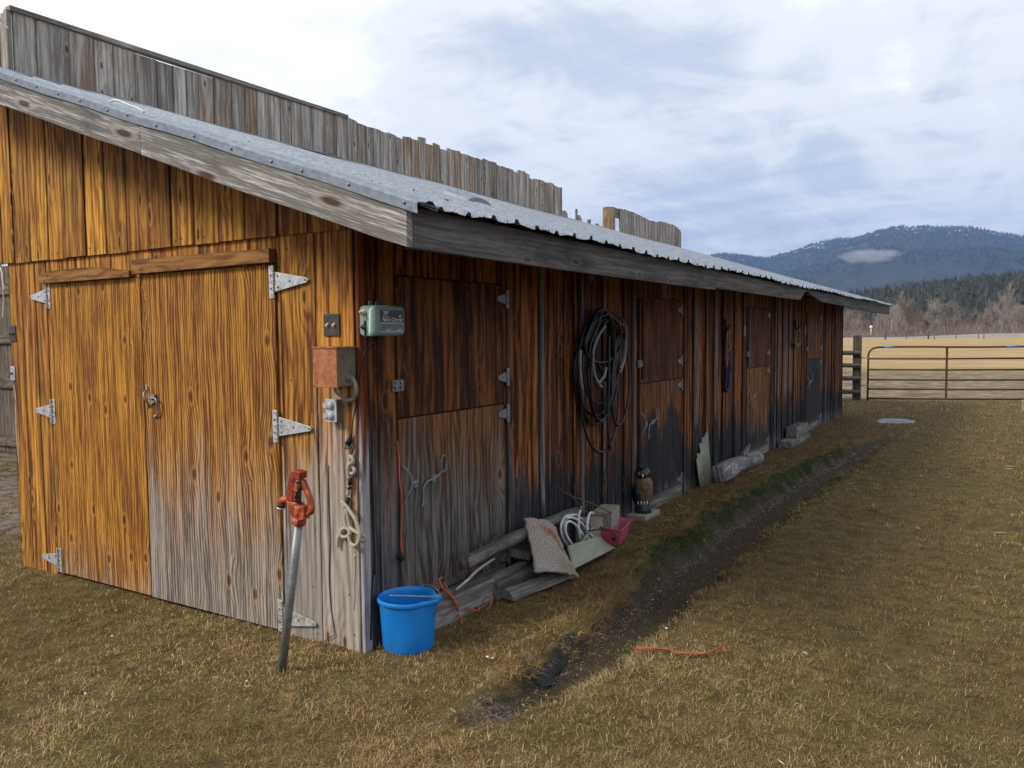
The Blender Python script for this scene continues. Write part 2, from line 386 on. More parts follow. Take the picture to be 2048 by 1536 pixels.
mat_galv = plain("galvanised_hardware", (.56, .57, .56), .42, .5, .2, 60, .0006, dirt=(.5, .72), dirtcol=(.26, .21, .16), dscale=22)
mat_galvd = plain('dull_galvanised', (.24, .25, .265), .5, .5, .2, 60)
mat_screw = plain('screw_heads', (.12, .11, .10), .5, .7)
mat_blue = plain('blue_bucket_plastic', (.004, .20, .60), .42, 0, .08, 8, dirt=(.56, .80), dirtcol=(.035, .14, .25), dscale=11)
mat_black = plain('black_rubber', (.006, .006, .007), .7, 0, .3)
mat_blackhose = plain('black_hose', (.010, .011, .013), .38, 0, .3)
mat_greyhose = plain('pale_grey_hose', (.20, .21, .225), .4, 0, .15)
mat_whitehose = plain('white_hose', (.62, .62, .60), .4, 0, .1, dirt=(.55, .8), dirtcol=(.3, .28, .22), dscale=12)
mat_rope = plain('cotton_rope', (.38, .34, .27), .9, 0, .3, 300, .001)
mat_ropeo = plain('orange_twine', (.40, .10, .03), .7, 0, .3, 60, dirt=(.5, .8), dirtcol=(.3, .1, .04), dscale=15)
mat_cord = plain('orange_cord', (.50, .09, .025), .5, 0, .1)
mat_green = plain('grey_green_plastic', (.19, .29, .235), .36, 0, .05, 30, dirt=(.62, .9), dirtcol=(.12, .15, .11))
mat_labelb = plain('label_black', (.012, .012, .013), .35)
mat_labelg = plain('label_grey', (.16, .17, .19), .4)
mat_print = plain('label_print', (.62, .62, .60), .5)
mat_brownpl = plain('brown_switch_plate', (.055, .045, .04), .4)
mat_ivory = plain('ivory_toggle', (.68, .58, .38), .4)
mat_greypl = plain('grey_outlet_cover', (.42, .43, .44), .45, .1)
mat_conduit = plain('grey_conduit', (.22, .19, .16), .5)
mat_pink = plain('pink_plastic', (.46, .075, .13), .4, 0, .12, 8, dirt=(.5, .85), dirtcol=(.50, .25, .28))
mat_concrete = plain('pale_concrete', (.27, .245, .205), .9, 0, .2, 40, .002, dirt=(.5, .8), dirtcol=(.2, .17, .13))
mat_glassf = plain('fibreglass_sheet', (.24, .25, .18), .55, 0, .12, 12, .001, dirt=(.5, .8), dirtcol=(.19, .19, .10))
mat_corrf = plain('fibreglass_corrugated', (.21, .22, .16), .5, 0, .2, 10, dirt=(.5, .8), dirtcol=(.19, .19, .12))
mat_pipe = plain('galvanised_pipe', (.20, .205, .20), .45, .45, .2, 30, .0004, dirt=(.56, .8), dirtcol=(.14, .11, .08))
mat_red = plain('red_painted_iron', (.24, .032, .016), .42, .1, .3, 40, .0008, dirt=(.45, .62), dirtcol=(.52, .14, .03), dscale=14)
mat_rustgate = plain('rusty_gate_tube', (.105, .045, .028), .6, .3, .3, 12, dirt=(.55, .75), dirtcol=(.05, .035, .03))
mat_bluetape = plain('blue_paint_mark', (.06, .22, .55), .5)
mat_wire = plain('thin_wire', (.30, .28, .26), .5, .6)
mat_twig = plain('dry_twig', (.12, .07, .05), .9, 0, .4)
mat_bark = plain('bleached_stick', (.52, .49, .46), .9, 0, .2)
mat_blueneb = plain('blue_webbing', (.008, .010, .055), .7)
mat_yellow = plain('yellow_green_rope', (.15, .15, .035), .8)
mat_whitewire = plain('white_cable', (.6, .6, .58), .5)
mat_owlb = plain('owl_brown', (.13, .085, .045), .6, 0, .6, 55)
mat_owlk = plain('owl_black', (.012, .014, .018), .4)
mat_owlg = plain('owl_teal_base', (.012, .03, .034), .35)
mat_tree = plain('bare_bark', (.27, .225, .195), .95, 0, .25, 2)

def rust_mat():
    mt, g = new_mat('rusty_box_paint'); p = g.attr('g'); X, Y, Z = g.xyz(p)
    n = g.noise(p, 26, 7, .78); n2 = g.noise(p, 9, 3, .5)
    c = g.mix(g.map(n, .35, .65), C4((.44, .17, .060)), C4((.26, .075, .030)))
    c = g.mix(g.map(g.m('ADD', Z, g.m('MULTIPLY', n, .12)), 1.40, 1.52, 1, 0), c, C4((.56, .25, .07)))
    c = g.mix(g.map(n, .60, .68), c, C4((.12, .035, .02)))
    g.put(g.bsdf.inputs['Base Color'], c); g.bsdf.inputs['Roughness'].default_value = .75
    g.put(g.bsdf.inputs['Normal'], g.bump(n, .4, .001)); return mt
mat_rust = rust_mat()
mat_boxside = plain('box_side_metal', (.20, .17, .13), .55, .3, .25, 20, dirt=(.5, .7), dirtcol=(.20, .09, .04), dscale=9)

def roof_mat():
    mt, g = new_mat('galvanised_roofing'); p = g.pos()
    v = g.n.new('ShaderNodeTexVoronoi'); g.put(v.inputs['Vector'], p); v.inputs['Scale'].default_value = 45
    sp = g.xyz(v.outputs['Color'])[0]
    n = g.noise(g.v('MULTIPLY', p, (.5, 6, 1)), 4, 4, .6); n2 = g.noise(p, 1.4, 3, .5)
    c = g.mix(g.map(sp, 0, 1), C4((.19, .225, .26)), C4((.27, .305, .345)))
    c = g.mix(g.map(n, .4, .75, 0, .5), c, C4((.20, .22, .25)))
    c = g.mix(g.map(n2, .55, .8, 0, .4), c, C4((.22, .22, .23)))
    # scattered needles and flecks
    f = g.noise(g.v('MULTIPLY', p, (22, 46, 10)), 1, 2, .5)
    c = g.mix(g.map(f, .70, .74), c, C4((.03, .03, .03)))
    g.put(g.bsdf.inputs['Base Color'], c); g.bsdf.inputs['Metallic'].default_value = .35
    g.put(g.bsdf.inputs['Roughness'], g.map(n, .2, .8, .45, .62)); return mt
mat_roof = roof_mat()

def rug_mat():
    mt, g = new_mat('shag_rug'); p = g.attr('g'); X, Y, Z = g.xyz(p)
    n = g.noise(p, 62, 3, .7); n2 = g.noise(p, 14, 4, .6)
    c = g.mix(g.map(n, .36, .56), C4((.10, .085, .065)), C4((.55, .49, .42)))
    u, v, w = X, Y, Z
    o = g.m('ADD', g.m('ABSOLUTE', g.m('SUBTRACT', u, g.m('ADD', .20, g.m('MULTIPLY', g.m('MULTIPLY', v, v), .34)))), g.m('MULTIPLY', g.m('SUBTRACT', n2, .5), .30))
    oo = g.m('MULTIPLY', g.map(o, .02, .13, 1, 0), g.m('MULTIPLY', g.map(v, .12, .4), g.map(v, .85, 1.0, 1, 0)))
    c = g.mix(g.m('MULTIPLY', oo, .95), c, C4((.36, .09, .02)))
    gr = g.m('MULTIPLY', g.map(u, .62, .8), g.map(v, .35, .6))
    c = g.mix(g.m('MULTIPLY', gr, .5), c, C4((.22, .20, .09)))
    g.put(g.bsdf.inputs['Base Color'], c); g.bsdf.inputs['Roughness'].default_value = 1
    g.put(g.bsdf.inputs['Normal'], g.bump(n, 1, .012)); return mt
mat_rug = rug_mat()
# ---------------------------------------------------------------- ground
def vnoise(x, y, s, seed=0):
    """smooth value noise on arrays"""
    x = np.asarray(x) * s + seed * 17.3; y = np.asarray(y) * s - seed * 9.1
    xi = np.floor(x).astype(np.int64); yi = np.floor(y).astype(np.int64); fx = x - xi; fy = y - yi
    fx = fx * fx * (3 - 2 * fx); fy = fy * fy * (3 - 2 * fy)
    def h(a, b):
        q = (a * 374761393 + b * 668265263 + seed * 974711) & 0x7fffffff
        q = ((q ^ (q >> 13)) * 1274126177) & 0x7fffffff
        return ((q ^ (q >> 16)) & 0xffff) / 65535.0
    return (h(xi, yi) * (1 - fx) + h(xi + 1, yi) * fx) * (1 - fy) + (h(xi, yi + 1) * (1 - fx) + h(xi + 1, yi + 1) * fx) * fy

def sstep(a, b, x):
    t = np.clip((np.asarray(x, float) - a) / (b - a), 0, 1); return t * t * (3 - 2 * t)

DY = np.array([-1., -.42, 0., .6, 1.2, 2., 3.2, 4.5, 6.5, 9., 11.5, 40])
DX = np.array([.85, .90, .99, 1.02, .98, .93, .89, .88, .95, 1.08, 1.3, 1.5])
DW = np.array([.001, .02, .12, .15, .17, .20, .21, .21, .21, .15, .02, .001])

def ditch(x, y):
    """signed distance across the ditch in half widths (negative on the shed side), and the half width"""
    c = np.interp(y, DY, DX) + .05 * (vnoise(y, y * 0, 2.3, 3) - .5); w = np.interp(y, DY, DW)
    c2 = c + .10 * (vnoise(x * 0 + y, y, 5, 8) - .5) * np.clip(w / .2, 0, 1)
    return (x - c2) / np.maximum(w, .002), w

def inshed(x, y, m=0.): return (x < .02 - m) & (x > -3.3 + m) & (y > -.0 + m) & (y < 13.74 - m)

def height(x, y):
    x = np.asarray(x, float); y = np.asarray(y, float)
    s, w = ditch(x, y); k = np.clip(w / .2, 0, 1)
    near = 1 - sstep(20, 60, np.hypot(x, y))
    h = .030 * (vnoise(x, y, .7, 1) - .5) + .022 * (vnoise(x, y, 3.1, 2) - .5) + .012 * (vnoise(x, y, 9, 5) - .5)
    h = h * near + .5 * (vnoise(x, y, .02, 4) - .5) * sstep(40, 120, np.hypot(x, y)) * .6
    bed = 1 - sstep(.55, 1.25, np.abs(s))
    bed = np.where(s > 0, 1 - sstep(.3, 1.9, s), 1 - sstep(.65, 1.35, -s)); h = h - bed * .125 * k
    h = h + .05 * k * np.exp(-((s + 1.8) / .55) ** 2)
    wall = np.exp(-(np.clip(x, 0, 9) / .12) ** 2) * ((x > -.1) & (y > -.1) & (y < 13.8))
    h = h * (1 - .6 * wall) - .006 * wall
    # shallow dip by the gable wall where the door swings
    h = h - .02 * np.exp(-((y + .15) / .18) ** 2) * ((x > -2.9) & (x < -.3))
    pd = gz(1790, 838); h = h - .05 * np.exp(-(((x - pd.x) / .35) ** 2 + ((y - pd.y) / .6) ** 2) ** 2)
    # old tyre track across the right
    h = h - .03 * np.exp(-((y - (4.3 + .12 * (x - 1.2))) / .16) ** 2) * sstep(1.2, 1.6, x) * (1 - sstep(3.2, 4.2, x))
    return h

def axis_pts(lo, hi, f0, f1, step, grow=1.09):
    mid = list(np.arange(f0, f1 + 1e-6, step)); a = []; d = step; p = f0
    while p > lo: d *= grow; p -= d; a.append(max(p, lo))
    b = []; d = step; p = f1
    while p < hi: d *= grow; p += d; b.append(min(p, hi))
    return np.array(a[::-1] + mid + b)

def build_ground():
    xs = axis_pts(-6800, 6800, -4.2, 4.2, .04); ys = axis_pts(-6800, 6800, -2.0, 9.0, .04)
    Xg, Yg = np.meshgrid(xs, ys, indexing='ij'); Z = height(Xg, Yg)
    nx, ny = Xg.shape
    co = np.stack([Xg, Yg, Z], -1).reshape(-1, 3)
    i = np.arange((nx - 1) * (ny - 1)); a = (i // (ny - 1)) * ny + i % (ny - 1)
    F = np.stack([a, a + ny, a + ny + 1, a + 1], 1)
    me = bpy.data.meshes.new('ground'); me.vertices.add(len(co)); me.vertices.foreach_set('co', co.ravel())
    me.loops.add(F.size); me.loops.foreach_set('vertex_index', F.ravel().astype('i'))
    me.polygons.add(len(F)); me.polygons.foreach_set('loop_start', np.arange(0, F.size, 4, dtype='i'))
    me.polygons.foreach_set('loop_total', np.full(len(F), 4, 'i')); me.polygons.foreach_set('use_smooth', np.ones(len(F), bool))
    x, y = co[:, 0], co[:, 1]
    s, w = ditch(x, y); k = np.clip(w / .12, 0, 1); s = s + .45 * (vnoise(x, y, 7, 63) - .5)
    mud = np.where(s > 0, 1 - .9 * sstep(.9, 1.7, s), 1 - sstep(.95, 1.2, -s)) * k * (np.abs(s) < 3)
    thin = vnoise(x, y, 1.9, 12) * .6 + vnoise(x, y, 6.5, 13) * .4
    mud = np.maximum(mud, .34 * sstep(.52, .72, thin) * (np.hypot(x, y) < 25))
    grav = .6 * np.exp(-((s + .66) / .2) ** 2) * k
    grav = np.maximum(grav, np.exp(-((x - .93) / .14) ** 2 - ((y + .22) / .2) ** 2))
    moss = np.exp(-((s + 1.25) / .35) ** 2) * sstep(1.4, 2.6, y) * (1 - sstep(8, 10, y)) + .4 * np.exp(-((x - 1.5) / .5) ** 2 - ((y - 7.0) / .8) ** 2)
    at = me.attributes.new('c', 'FLOAT_VECTOR', 'POINT'); at.data.foreach_set('vector', np.stack([mud, moss, grav], 1).astype('f').ravel())
    me.update(); me.validate()
    mt, g = new_mat('yard_earth'); P = g.pos(); X, Y, Zc = g.xyz(P); md, ms, gr = g.xyz(g.attr('c'))
    n1 = g.noise(P, 1.1, 4, .6); n2 = g.noise(P, 7, 5, .65); n3 = g.noise(P, 60, 4, .7)
    thatch = g.noise(g.v('MULTIPLY', P, (1, 1, .3)), 190, 3, .7)
    base = g.mix(g.map(n2, .3, .7), C4((.085, .058, .024)), C4((.19, .135, .054)))
    base = g.mix(g.map(thatch, .35, .7, 0, .7), base, C4((.035, .024, .011)))
    base = g.mix(g.map(n1, .55, .7, 0, .45), base, C4((.065, .062, .022)))
    soil = g.mix(g.map(n3, .3, .7), C4((.030, .022, .013)), C4((.068, .050, .031)))
    base = g.mix(g.map(g.m('ADD', md, g.m('MULTIPLY', g.m('SUBTRACT', n2, .5), .5)), .35, .65), base, soil)
    mossc = g.mix(g.map(n3, .3, .7), C4((.010, .016, .004)), C4((.030, .045, .009)))
    base = g.mix(g.m('MULTIPLY', g.map(ms, .3, .8), g.map(n2, .3, .5)), base, mossc)
    pv = g.n.new('ShaderNodeTexVoronoi'); g.put(pv.inputs['Vector'], P); pv.inputs['Scale'].default_value = 85
    pc = g.xyz(pv.outputs['Color'])
    peb = g.mix(g.map(pc[1], 0, 1), C4((.07, .055, .045)), C4((.20, .17, .14)))
    base = g.mix(g.m('MULTIPLY', g.map(gr, .35, .8), g.map(pc[0], .45, .5)), base, peb)
    # paddock: churned strip past the gate, then straw coloured pasture
    dist = g.m('ADD', Y, g.m('MULTIPLY', X, -.3))
    past = g.mix(g.map(g.noise(g.v('MULTIPLY', P, (.5, 1, 1)), .35, 6, .7), .35, .65), C4((.33, .23, .10)), C4((.43, .32, .15)))
    past = g.mix(g.map(g.noise(g.v('MULTIPLY', P, (.25, 1, 1)), .9, 5, .7), .52, .68, 0, .7), past, C4((.17, .115, .045)))
    churn = g.mix(g.map(g.noise(P, 2.2, 5, .7), .4, .62), C4((.15, .11, .06)), C4((.27, .21, .13)))
    churn = g.mix(g.map(g.noise(g.v('MULTIPLY', P, (.5, 1, 1)), 3.1, 4, .7), .58, .64, 0, .8), churn, C4((.42, .38, .33)))
    churn = g.mix(g.map(g.noise(P, .7, 3, .6), .5, .65, 0, .7), churn, C4((.10, .085, .03)))
    q = g.m('ADD', dist, g.m('MULTIPLY', g.m('SUBTRACT', n1, .5), 7))
    far_ = g.mix(g.map(q, 30, 40), churn, past)
    base = g.mix(g.map(g.m('ADD', dist, g.m('MULTIPLY', g.m('SUBTRACT', n2, .5), 2.5)), 16.6, 18.6), base, far_)
    # gravelly lane on the far left side of the barn
    base = g.mix(g.m('MULTIPLY', g.m('MULTIPLY', g.map(X, -3.8, -4.6), g.map(Y, 13, 15, 1, 0)), g.map(g.m('ADD', n2, g.m('MULTIPLY', n3, .3)), .55, .75)), base, C4((.20, .17, .15)))
    g.put(g.bsdf.inputs['Base Color'], base)
    g.put(g.bsdf.inputs['Roughness'], g.map(md, .2, .9, .95, .72)); g.bsdf.inputs['Specular IOR Level'].default_value = .2
    hh = g.m('ADD', g.m('MULTIPLY', n3, .5), g.m('ADD', n2, g.m('MULTIPLY', thatch, .25)))
    g.put(g.bsdf.inputs['Normal'], g.bump(hh, .8, .03))
    me.materials.append(mt)
    o = bpy.data.objects.new('ground', me); COL.objects.link(o); tag(o, kind='structure')
build_ground()

def soup(name, V, F_n, C, mat, kind='stuff', label=None):
    """V: (n, k, 3) vertices of n little leaves with the same faces F_n; C: (n, k, 3) colours"""
    n, k, _ = V.shape; F = []; tot = []
    loops = []
    for f in F_n: loops.append(np.array(f))
    base = (np.arange(n) * k)[:, None]
    idx = np.concatenate([base + f[None, :] for f in loops], 1)      # (n, sum len)
    lens = np.tile([len(f) for f in loops], n); starts = np.concatenate([[0], np.cumsum(lens)[:-1]])
    me = bpy.data.meshes.new(name); me.vertices.add(n * k); me.vertices.foreach_set('co', V.astype('f').ravel())
    me.loops.add(idx.size); me.loops.foreach_set('vertex_index', idx.astype('i').ravel())
    me.polygons.add(len(lens)); me.polygons.foreach_set('loop_start', starts.astype('i')); me.polygons.foreach_set('loop_total', lens.astype('i'))
    at = me.attributes.new('c', 'FLOAT_VECTOR', 'POINT'); at.data.foreach_set('vector', C.astype('f').ravel())
    me.materials.append(mat); me.update()
    o = bpy.data.objects.new(name, me); COL.objects.link(o); tag(o, kind=kind, label=label)
    return o

def soup_mat(name, rough=.8, trans=0.):
    mt, g = new_mat(name)
    g.put(g.bsdf.inputs['Base Color'], g.attr('c')); g.bsdf.inputs['Roughness'].default_value = rough
    g.bsdf.inputs['Specular IOR Level'].default_value = .25
    if trans:
        tr = g.n.new('ShaderNodeBsdfTranslucent'); g.put(tr.inputs[0], g.attr('c'))
        mx = g.n.new('ShaderNodeMixShader'); mx.inputs[0].default_value = trans
        g.l.new(g.bsdf.outputs[0], mx.inputs[1]); g.l.new(tr.outputs[0], mx.inputs[2])
        g.l.new(mx.outputs[0], g.n['Material Output'].inputs[0])
    return mt

def build_grass():
    cx, cy = CAM.x, CAM.y; a0 = math.atan2(FWD.y, FWD.x)
    N = 1150000
    # radius density ~ 1/r so that the cover looks even from the yard
    r = 1.9 * (34 / 1.9) ** rs.rand(N); a = a0 + (rs.rand(N) - .5) * R(112)
    x = cx + r * np.cos(a); y = cy + r * np.sin(a)
    # gather some of them into tufts
    tf = rs.rand(N) < .55; q = .075 * np.clip(r / 4, 1, 5)
    tx = (np.floor(x / q) + .5 + .8 * (vnoise(np.floor(x / q) * 7.1, np.floor(y / q) * 3.3, 1, 6) - .5)) * q
    ty = (np.floor(y / q) + .5 + .8 * (vnoise(np.floor(x / q) * 2.7, np.floor(y / q) * 5.9, 1, 7) - .5)) * q
    off = rs.rand(N) ** .7; an = rs.rand(N) * 6.283
    x = np.where(tf, tx + q * .42 * off * np.cos(an), x); y = np.where(tf, ty + q * .42 * off * np.sin(an), y)
    s, w = ditch(x, y); k = w > .05; s = s + .5 * (vnoise(x, y, 14, 61) - .5) + .5 * (vnoise(x, y, 5, 62) - .5)
    keep = ~(inshed(x, y, -.0))
    inside = (np.abs(s) < 1.0 + .25 * (vnoise(x, y, 9, 4) - .5)) & k
    keep &= ~(inside & (rs.rand(N) < np.where(s > .35, .42, .88)))
    keep &= ~((s > 1) & (s < 1.8) & k & (rs.rand(N) < .25))
    start = (np.hypot((x - .93) / .15, (y + .22) / .2) < 1); keep &= ~(start & (rs.rand(N) < .85))
    keep &= ~((y - .3 * x) > 17.6)
    pd = gz(1790, 838); keep &= ~((((x - pd.x) / .36) ** 2 + ((y - pd.y) / .6) ** 2) < 1)
    keep &= ~((x < -3.4) & (vnoise(x, y, 1.3, 9) > .42) & (rs.rand(N) < .9))
    thin = vnoise(x, y, 1.9, 12) * .6 + vnoise(x, y, 6.5, 13) * .4
    keep &= ~((thin > .60) & (rs.rand(N) < .3))
    x, y, r, s, w, tf, an = (v[keep] for v in (x, y, r, s, w, tf, an)); n = len(x)
    z = height(x, y)
    sc_ = np.clip(r / 4.2, .8, 8)
    L = (.020 + .022 * rs.rand(n) ** 1.5) * (.75 + .6 * vnoise(x, y, 2.2, 14)) * np.clip(r / 6, 1, 2.2) ** .5
    edge = np.exp(-((np.abs(s) - 1.25) / .25) ** 2) * (w > .05); L *= 1 + 1.1 * edge
    wallg = (x > 0) & (x < .25) & (y > 0); L *= np.where(wallg, 1.15, 1)
    W = .0025 * sc_ * (.6 + .8 * rs.rand(n))
    phi = np.where(tf & (rs.rand(n) < .6), an + rs.randn(n) * .5, rs.rand(n) * 6.283)
    phi = np.where(edge > .5, np.where(s > 0, math.pi, 0) + rs.randn(n) * .9, phi)
    th = np.clip(.98 + .34 * rs.randn(n), .05, 1.52)
    dx, dy = np.cos(phi), np.sin(phi); roll = rs.rand(n) * 6.283
    wx = -dy * np.cos(roll * .3); wy = dx * np.cos(roll * .3)
    def pt(frac, ext, side):
        t = th + ext; hx = L * frac * np.sin(t); hz = L * frac * np.cos(t)
        return np.stack([x + dx * hx + wx * W * side, y + dy * hx + wy * W * side, z + np.maximum(hz, -.002) - .003 * (frac == 0)], -1)
    V = np.stack([pt(0, 0, -.5), pt(0, 0, .5), pt(.55, 0, -.45), pt(.55, 0, .45), pt(1., .35, 0)], 1)
    # colour of each blade: straw, brown thatch, olive and green by patch
    pg = vnoise(x, y, .55, 20) * .55 + vnoise(x, y, 2.1, 21) * .45; pb = vnoise(x, y, .8, 22) * .6 + vnoise(x, y, 3.3, 23) * .4
    u = rs.rand(n)
    straw = np.array([.78, .585, .25]); pale = np.array([.80, .66, .38]); brown = np.array([.38, .245, .092]); olive = np.array([.33, .30, .075]); green = np.array([.19, .215, .040]); dark = np.array([.05, .055, .016])
    gre = .62 * sstep(1.0, 2.0, x) * sstep(-1.2, .6, y) + sstep(.46, .68, pg + .25 * (np.hypot((x - 1.75) / .7, (y - 1.9) / 1.1) < 1) * vnoise(x, y, 3, 31))
    mossy = np.exp(-((s + 1.3) / .5) ** 2) * sstep(1.2, 2.4, y) * (1 - sstep(8, 10, y)) * (w > .05)
    mossy = np.maximum(mossy, np.exp(-((x - 1.5) / .5) ** 2 - ((y - 7) / .8) ** 2) * .35)
    bro = sstep(.38, .60, pb) + .6 * sstep(.2, 1.6, y) * (1 - sstep(11, 16, y)) + .3 * ((y > -1.1) & (x < 0)) * vnoise(x, y, 1.4, 77)
    nearf = 1 - sstep(3.4, 6.0, r)
    wbank = ((x > 0) & (s < -1) & (y > .1) & (w > .05)) * .35
    mixf = np.clip(rs.rand(n) * 1.15 - .25 + .25 * nearf, 0, 1)[:, None]; c = straw * mixf + brown * (1 - mixf)
    u2 = rs.rand(n)
    c = np.where((u2 < .05)[:, None], pale, c)
    c = np.where((u2 > 1 - (.16 + .55 * gre))[:, None], np.where((rs.rand(n) < .6)[:, None], olive, green), c)
    c = np.where((rs.rand(n) < .15 + .35 * bro + wbank)[:, None], brown * (.8 + .5 * rs.rand(n))[:, None], c)
    inside2 = (np.abs(s) < 1) & (w > .05)
    c = np.where((inside2 & (rs.rand(n) < .7))[:, None], olive * .6, c)
    c = np.where((rs.rand(n) < mossy * .7)[:, None], np.where((rs.rand(n) < .5)[:, None], dark, np.array([.075, .085, .022])), c)
    c = c * (.62 + .6 * rs.rand(n))[:, None] * ((.60 + .42 * vnoise(x, y, 1.1, 88) + .22 * vnoise(x, y, 4.3, 89)) * (1 - .24 * sstep(-.3, 1.5, y)))[:, None]
    Cc = np.repeat(c[:, None, :], 5, 1); Cc[:, 4] *= 1.15
    o = soup('grass', V, [(0, 1, 3, 2), (2, 3, 4)], np.clip(Cc, 0, 1), soup_mat('dry_grass_blades', .75, .25), label=None)
build_grass()

def build_gravel():
    n = 5200; y = rs.rand(n) ** 1.25 * 9.4 - .45; w = np.interp(y, DY, DW); cxx = np.interp(y, DY, DX)
    u = rs.rand(n); s = np.where(u < .80, -.66 + .17 * rs.randn(n), rs.rand(n) * 2 - 1)
    x = cxx + s * np.maximum(w, .08)
    k = (y < .0) ; x = np.where(k, .93 + .13 * rs.randn(n), x)
    m2 = 260; x = np.concatenate([x, rs.rand(m2) * 6 - 3.2, -3.6 - 4 * rs.rand(500)]); y = np.concatenate([y, rs.rand(m2) * -1.6 - .2, rs.rand(500) * 6]); n = len(x)
    z = height(x, y); r = (.0018 + .0062 * rs.rand(n) ** 3) * (1 + .10 * np.clip(y, 0, 9))
    oc = np.array([[1, 0, 0], [.3, 1, 0], [-1, .2, 0], [-.2, -1, 0], [.1, 0, .7], [0, .1, -.6]], float)
    V = oc[None] * (r[:, None] * (.8 + .5 * rs.rand(n, 3)))[:, None, :] * (1 + .3 * (rs.rand(n, 6, 1) - .5))
    a = rs.rand(n) * 6.28; ca, sa = np.cos(a)[:, None], np.sin(a)[:, None]
    V = np.stack([V[..., 0] * ca - V[..., 1] * sa, V[..., 0] * sa + V[..., 1] * ca, V[..., 2]], -1) + np.stack([x, y, z + r * .3], -1)[:, None, :]
    F = [(0, 1, 4), (1, 2, 4), (2, 3, 4), (3, 0, 4), (1, 0, 5), (2, 1, 5), (3, 2, 5), (0, 3, 5)]
    pal = np.array([[.20, .165, .135], [.11, .085, .065], [.27, .24, .21], [.15, .075, .055], [.075, .07, .065], [.42, .40, .37]])
    c = pal[rs.choice(6, n, p=[.33, .29, .12, .12, .13, .01])] * (.7 + .5 * rs.rand(n))[:, None]
    soup('gravel', V, F, np.repeat(c[:, None], 6, 1), soup_mat('pebbles', .8))
    # loose straws and stalks lying about
    n = 170; x = rs.rand(n) * 7 - 2; y = rs.rand(n) ** 1.3 * 14 - 1.6; k = ~inshed(x, y); x, y = x[k], y[k]; n = len(x)
    s, w = ditch(x, y); a = rs.rand(n) * 6.28; L = .02 + .06 * rs.rand(n) ** 2; W = .0012 + .0005 * np.clip(y, 0, 9)
    z = height(x, y) + np.where((np.abs(s) < 1) & (w > .05), .004, .022); dx, dy = np.cos(a) * L, np.sin(a) * L
    V = np.stack([np.stack([x - dx, y - dy, z], -1), np.stack([x + W, y + W, z + .004], -1), np.stack([x + dx, y + dy, z + .004], -1), np.stack([x - W, y - W, z], -1)], 1)
    c = np.array([.42, .34, .22])[None] * (.6 + .6 * rs.rand(n))[:, None]
    soup('straw_litter', V, [(0, 1, 2, 3)], np.repeat(c[:, None], 4, 1), soup_mat('loose_straw', .8))
build_gravel()

def build_puddle():
    c = gz(1790, 838); n = 40; vs = []
    for k in range(n):
        a = 2 * math.pi * k / n; q = 1 + .25 * math.sin(3 * a + 1) + .15 * math.sin(7 * a)
        vs.append((c.x + .40 * q * math.cos(a), c.y + .66 * q * math.sin(a), float(height(c.x, c.y)) + .018))
    mb = MB(); mb.add(vs, [tuple(range(n))])
    mt, g = new_mat('puddle_water'); nn = g.noise(g.pos(), 5, 3, .6)
    g.put(g.bsdf.inputs['Base Color'], g.mix(g.map(nn, .4, .6), C4((.05, .045, .035)), C4((.16, .14, .12)))); g.put(g.bsdf.inputs['Roughness'], g.map(nn, .35, .6, .05, .5))
    tag(mb.build('puddle', mt), kind='structure')
build_puddle()

# ---------------------------------------------------------------- the stall barn
SL = .338; EX = .70; EZ = 2.125; WX = -3.30; LEN = 13.72
def roofz(x): return EZ + SL * (EX - x)
shed = thing('horse_barn', (0, 0, 0), 'long low barn of stained boards with grey metal roof and stall doors', 'barn')

# gable wall, upper tier: boards cut to the roof slope, lapping the lower tier
ux = [-3.52, -3.40, -3.262, -3.11, -2.901, -2.676, -2.471, -2.247, -2.033, -1.817, -1.606, -1.389, -1.189, -.976, -.762, -.512, -.293, -.03]
mb = MB()
for a, b in zip(ux[:-1], ux[1:]):
    gap = .0035 if a > -3.3 else .012; t = rnd.uniform(0, .007)
    zb = 2.128 + rnd.uniform(-.004, .004)
    A, B_ = a + gap, b - gap
    poly = [(A, -.034 - t, zb), (B_, -.034 - t, zb), (B_, -.034 - t, roofz(B_) - .075), (A, -.034 - t, roofz(A) - .075)]
    mb.prism(poly, (0, .02, 0), (0, 0, 1), (1, 0, 0))
mb.build('upper_gable_boards', mat_gable_up, shed)
lx = [-3.24, -3.07, -2.90, -2.76]; rx = [-.515, -.265, -.002]
mb = MB()
for xs_, z0 in ((lx, -.02), (rx, -.03)):
    for a, b in zip(xs_[:-1], xs_[1:]): mb.box((a + .003, -.018 - rnd.uniform(0, .003), z0), (b - .003, .004, 2.20))
hx = [-2.76, -2.60, -2.42, -2.25, -2.03, -1.83, -1.60, -1.36, -1.16, -.97, -.75, -.545, -.515]
for a, b in zip(hx[:-1], hx[1:]): mb.box((a + .002, -.016 - rnd.uniform(0, .003), 1.972), (b - .002, .004, 2.20))
mb.box((-.543, -.020, 0.0), (-.518, .004, 1.970))
mb.build('lower_gable_boards', mat_gable_low, shed)
# dark wall behind so nothing shows through the cracks
mb = MB(); mb.box((-3.24, .012, 0.0), (-.03, .03, 2.16))
zz = roofz(-.03) - .1; zl = roofz(-3.5) - .1
mb.prism([(-3.52, -.006, 2.2), (-.04, -.006, 2.2), (-.04, -.006, zz), (-3.52, -.006, zl)], (0, .006, 0), (0, 0, 1), (1, 0, 0))
mb.build('gable_framing', mat_inner, shed)

def screw(mb, c, ax, r=.008):
    mb.lathe([(0.0001, .004), (r * .6, .0035), (r, .001), (r, 0)], c, 8, ax)

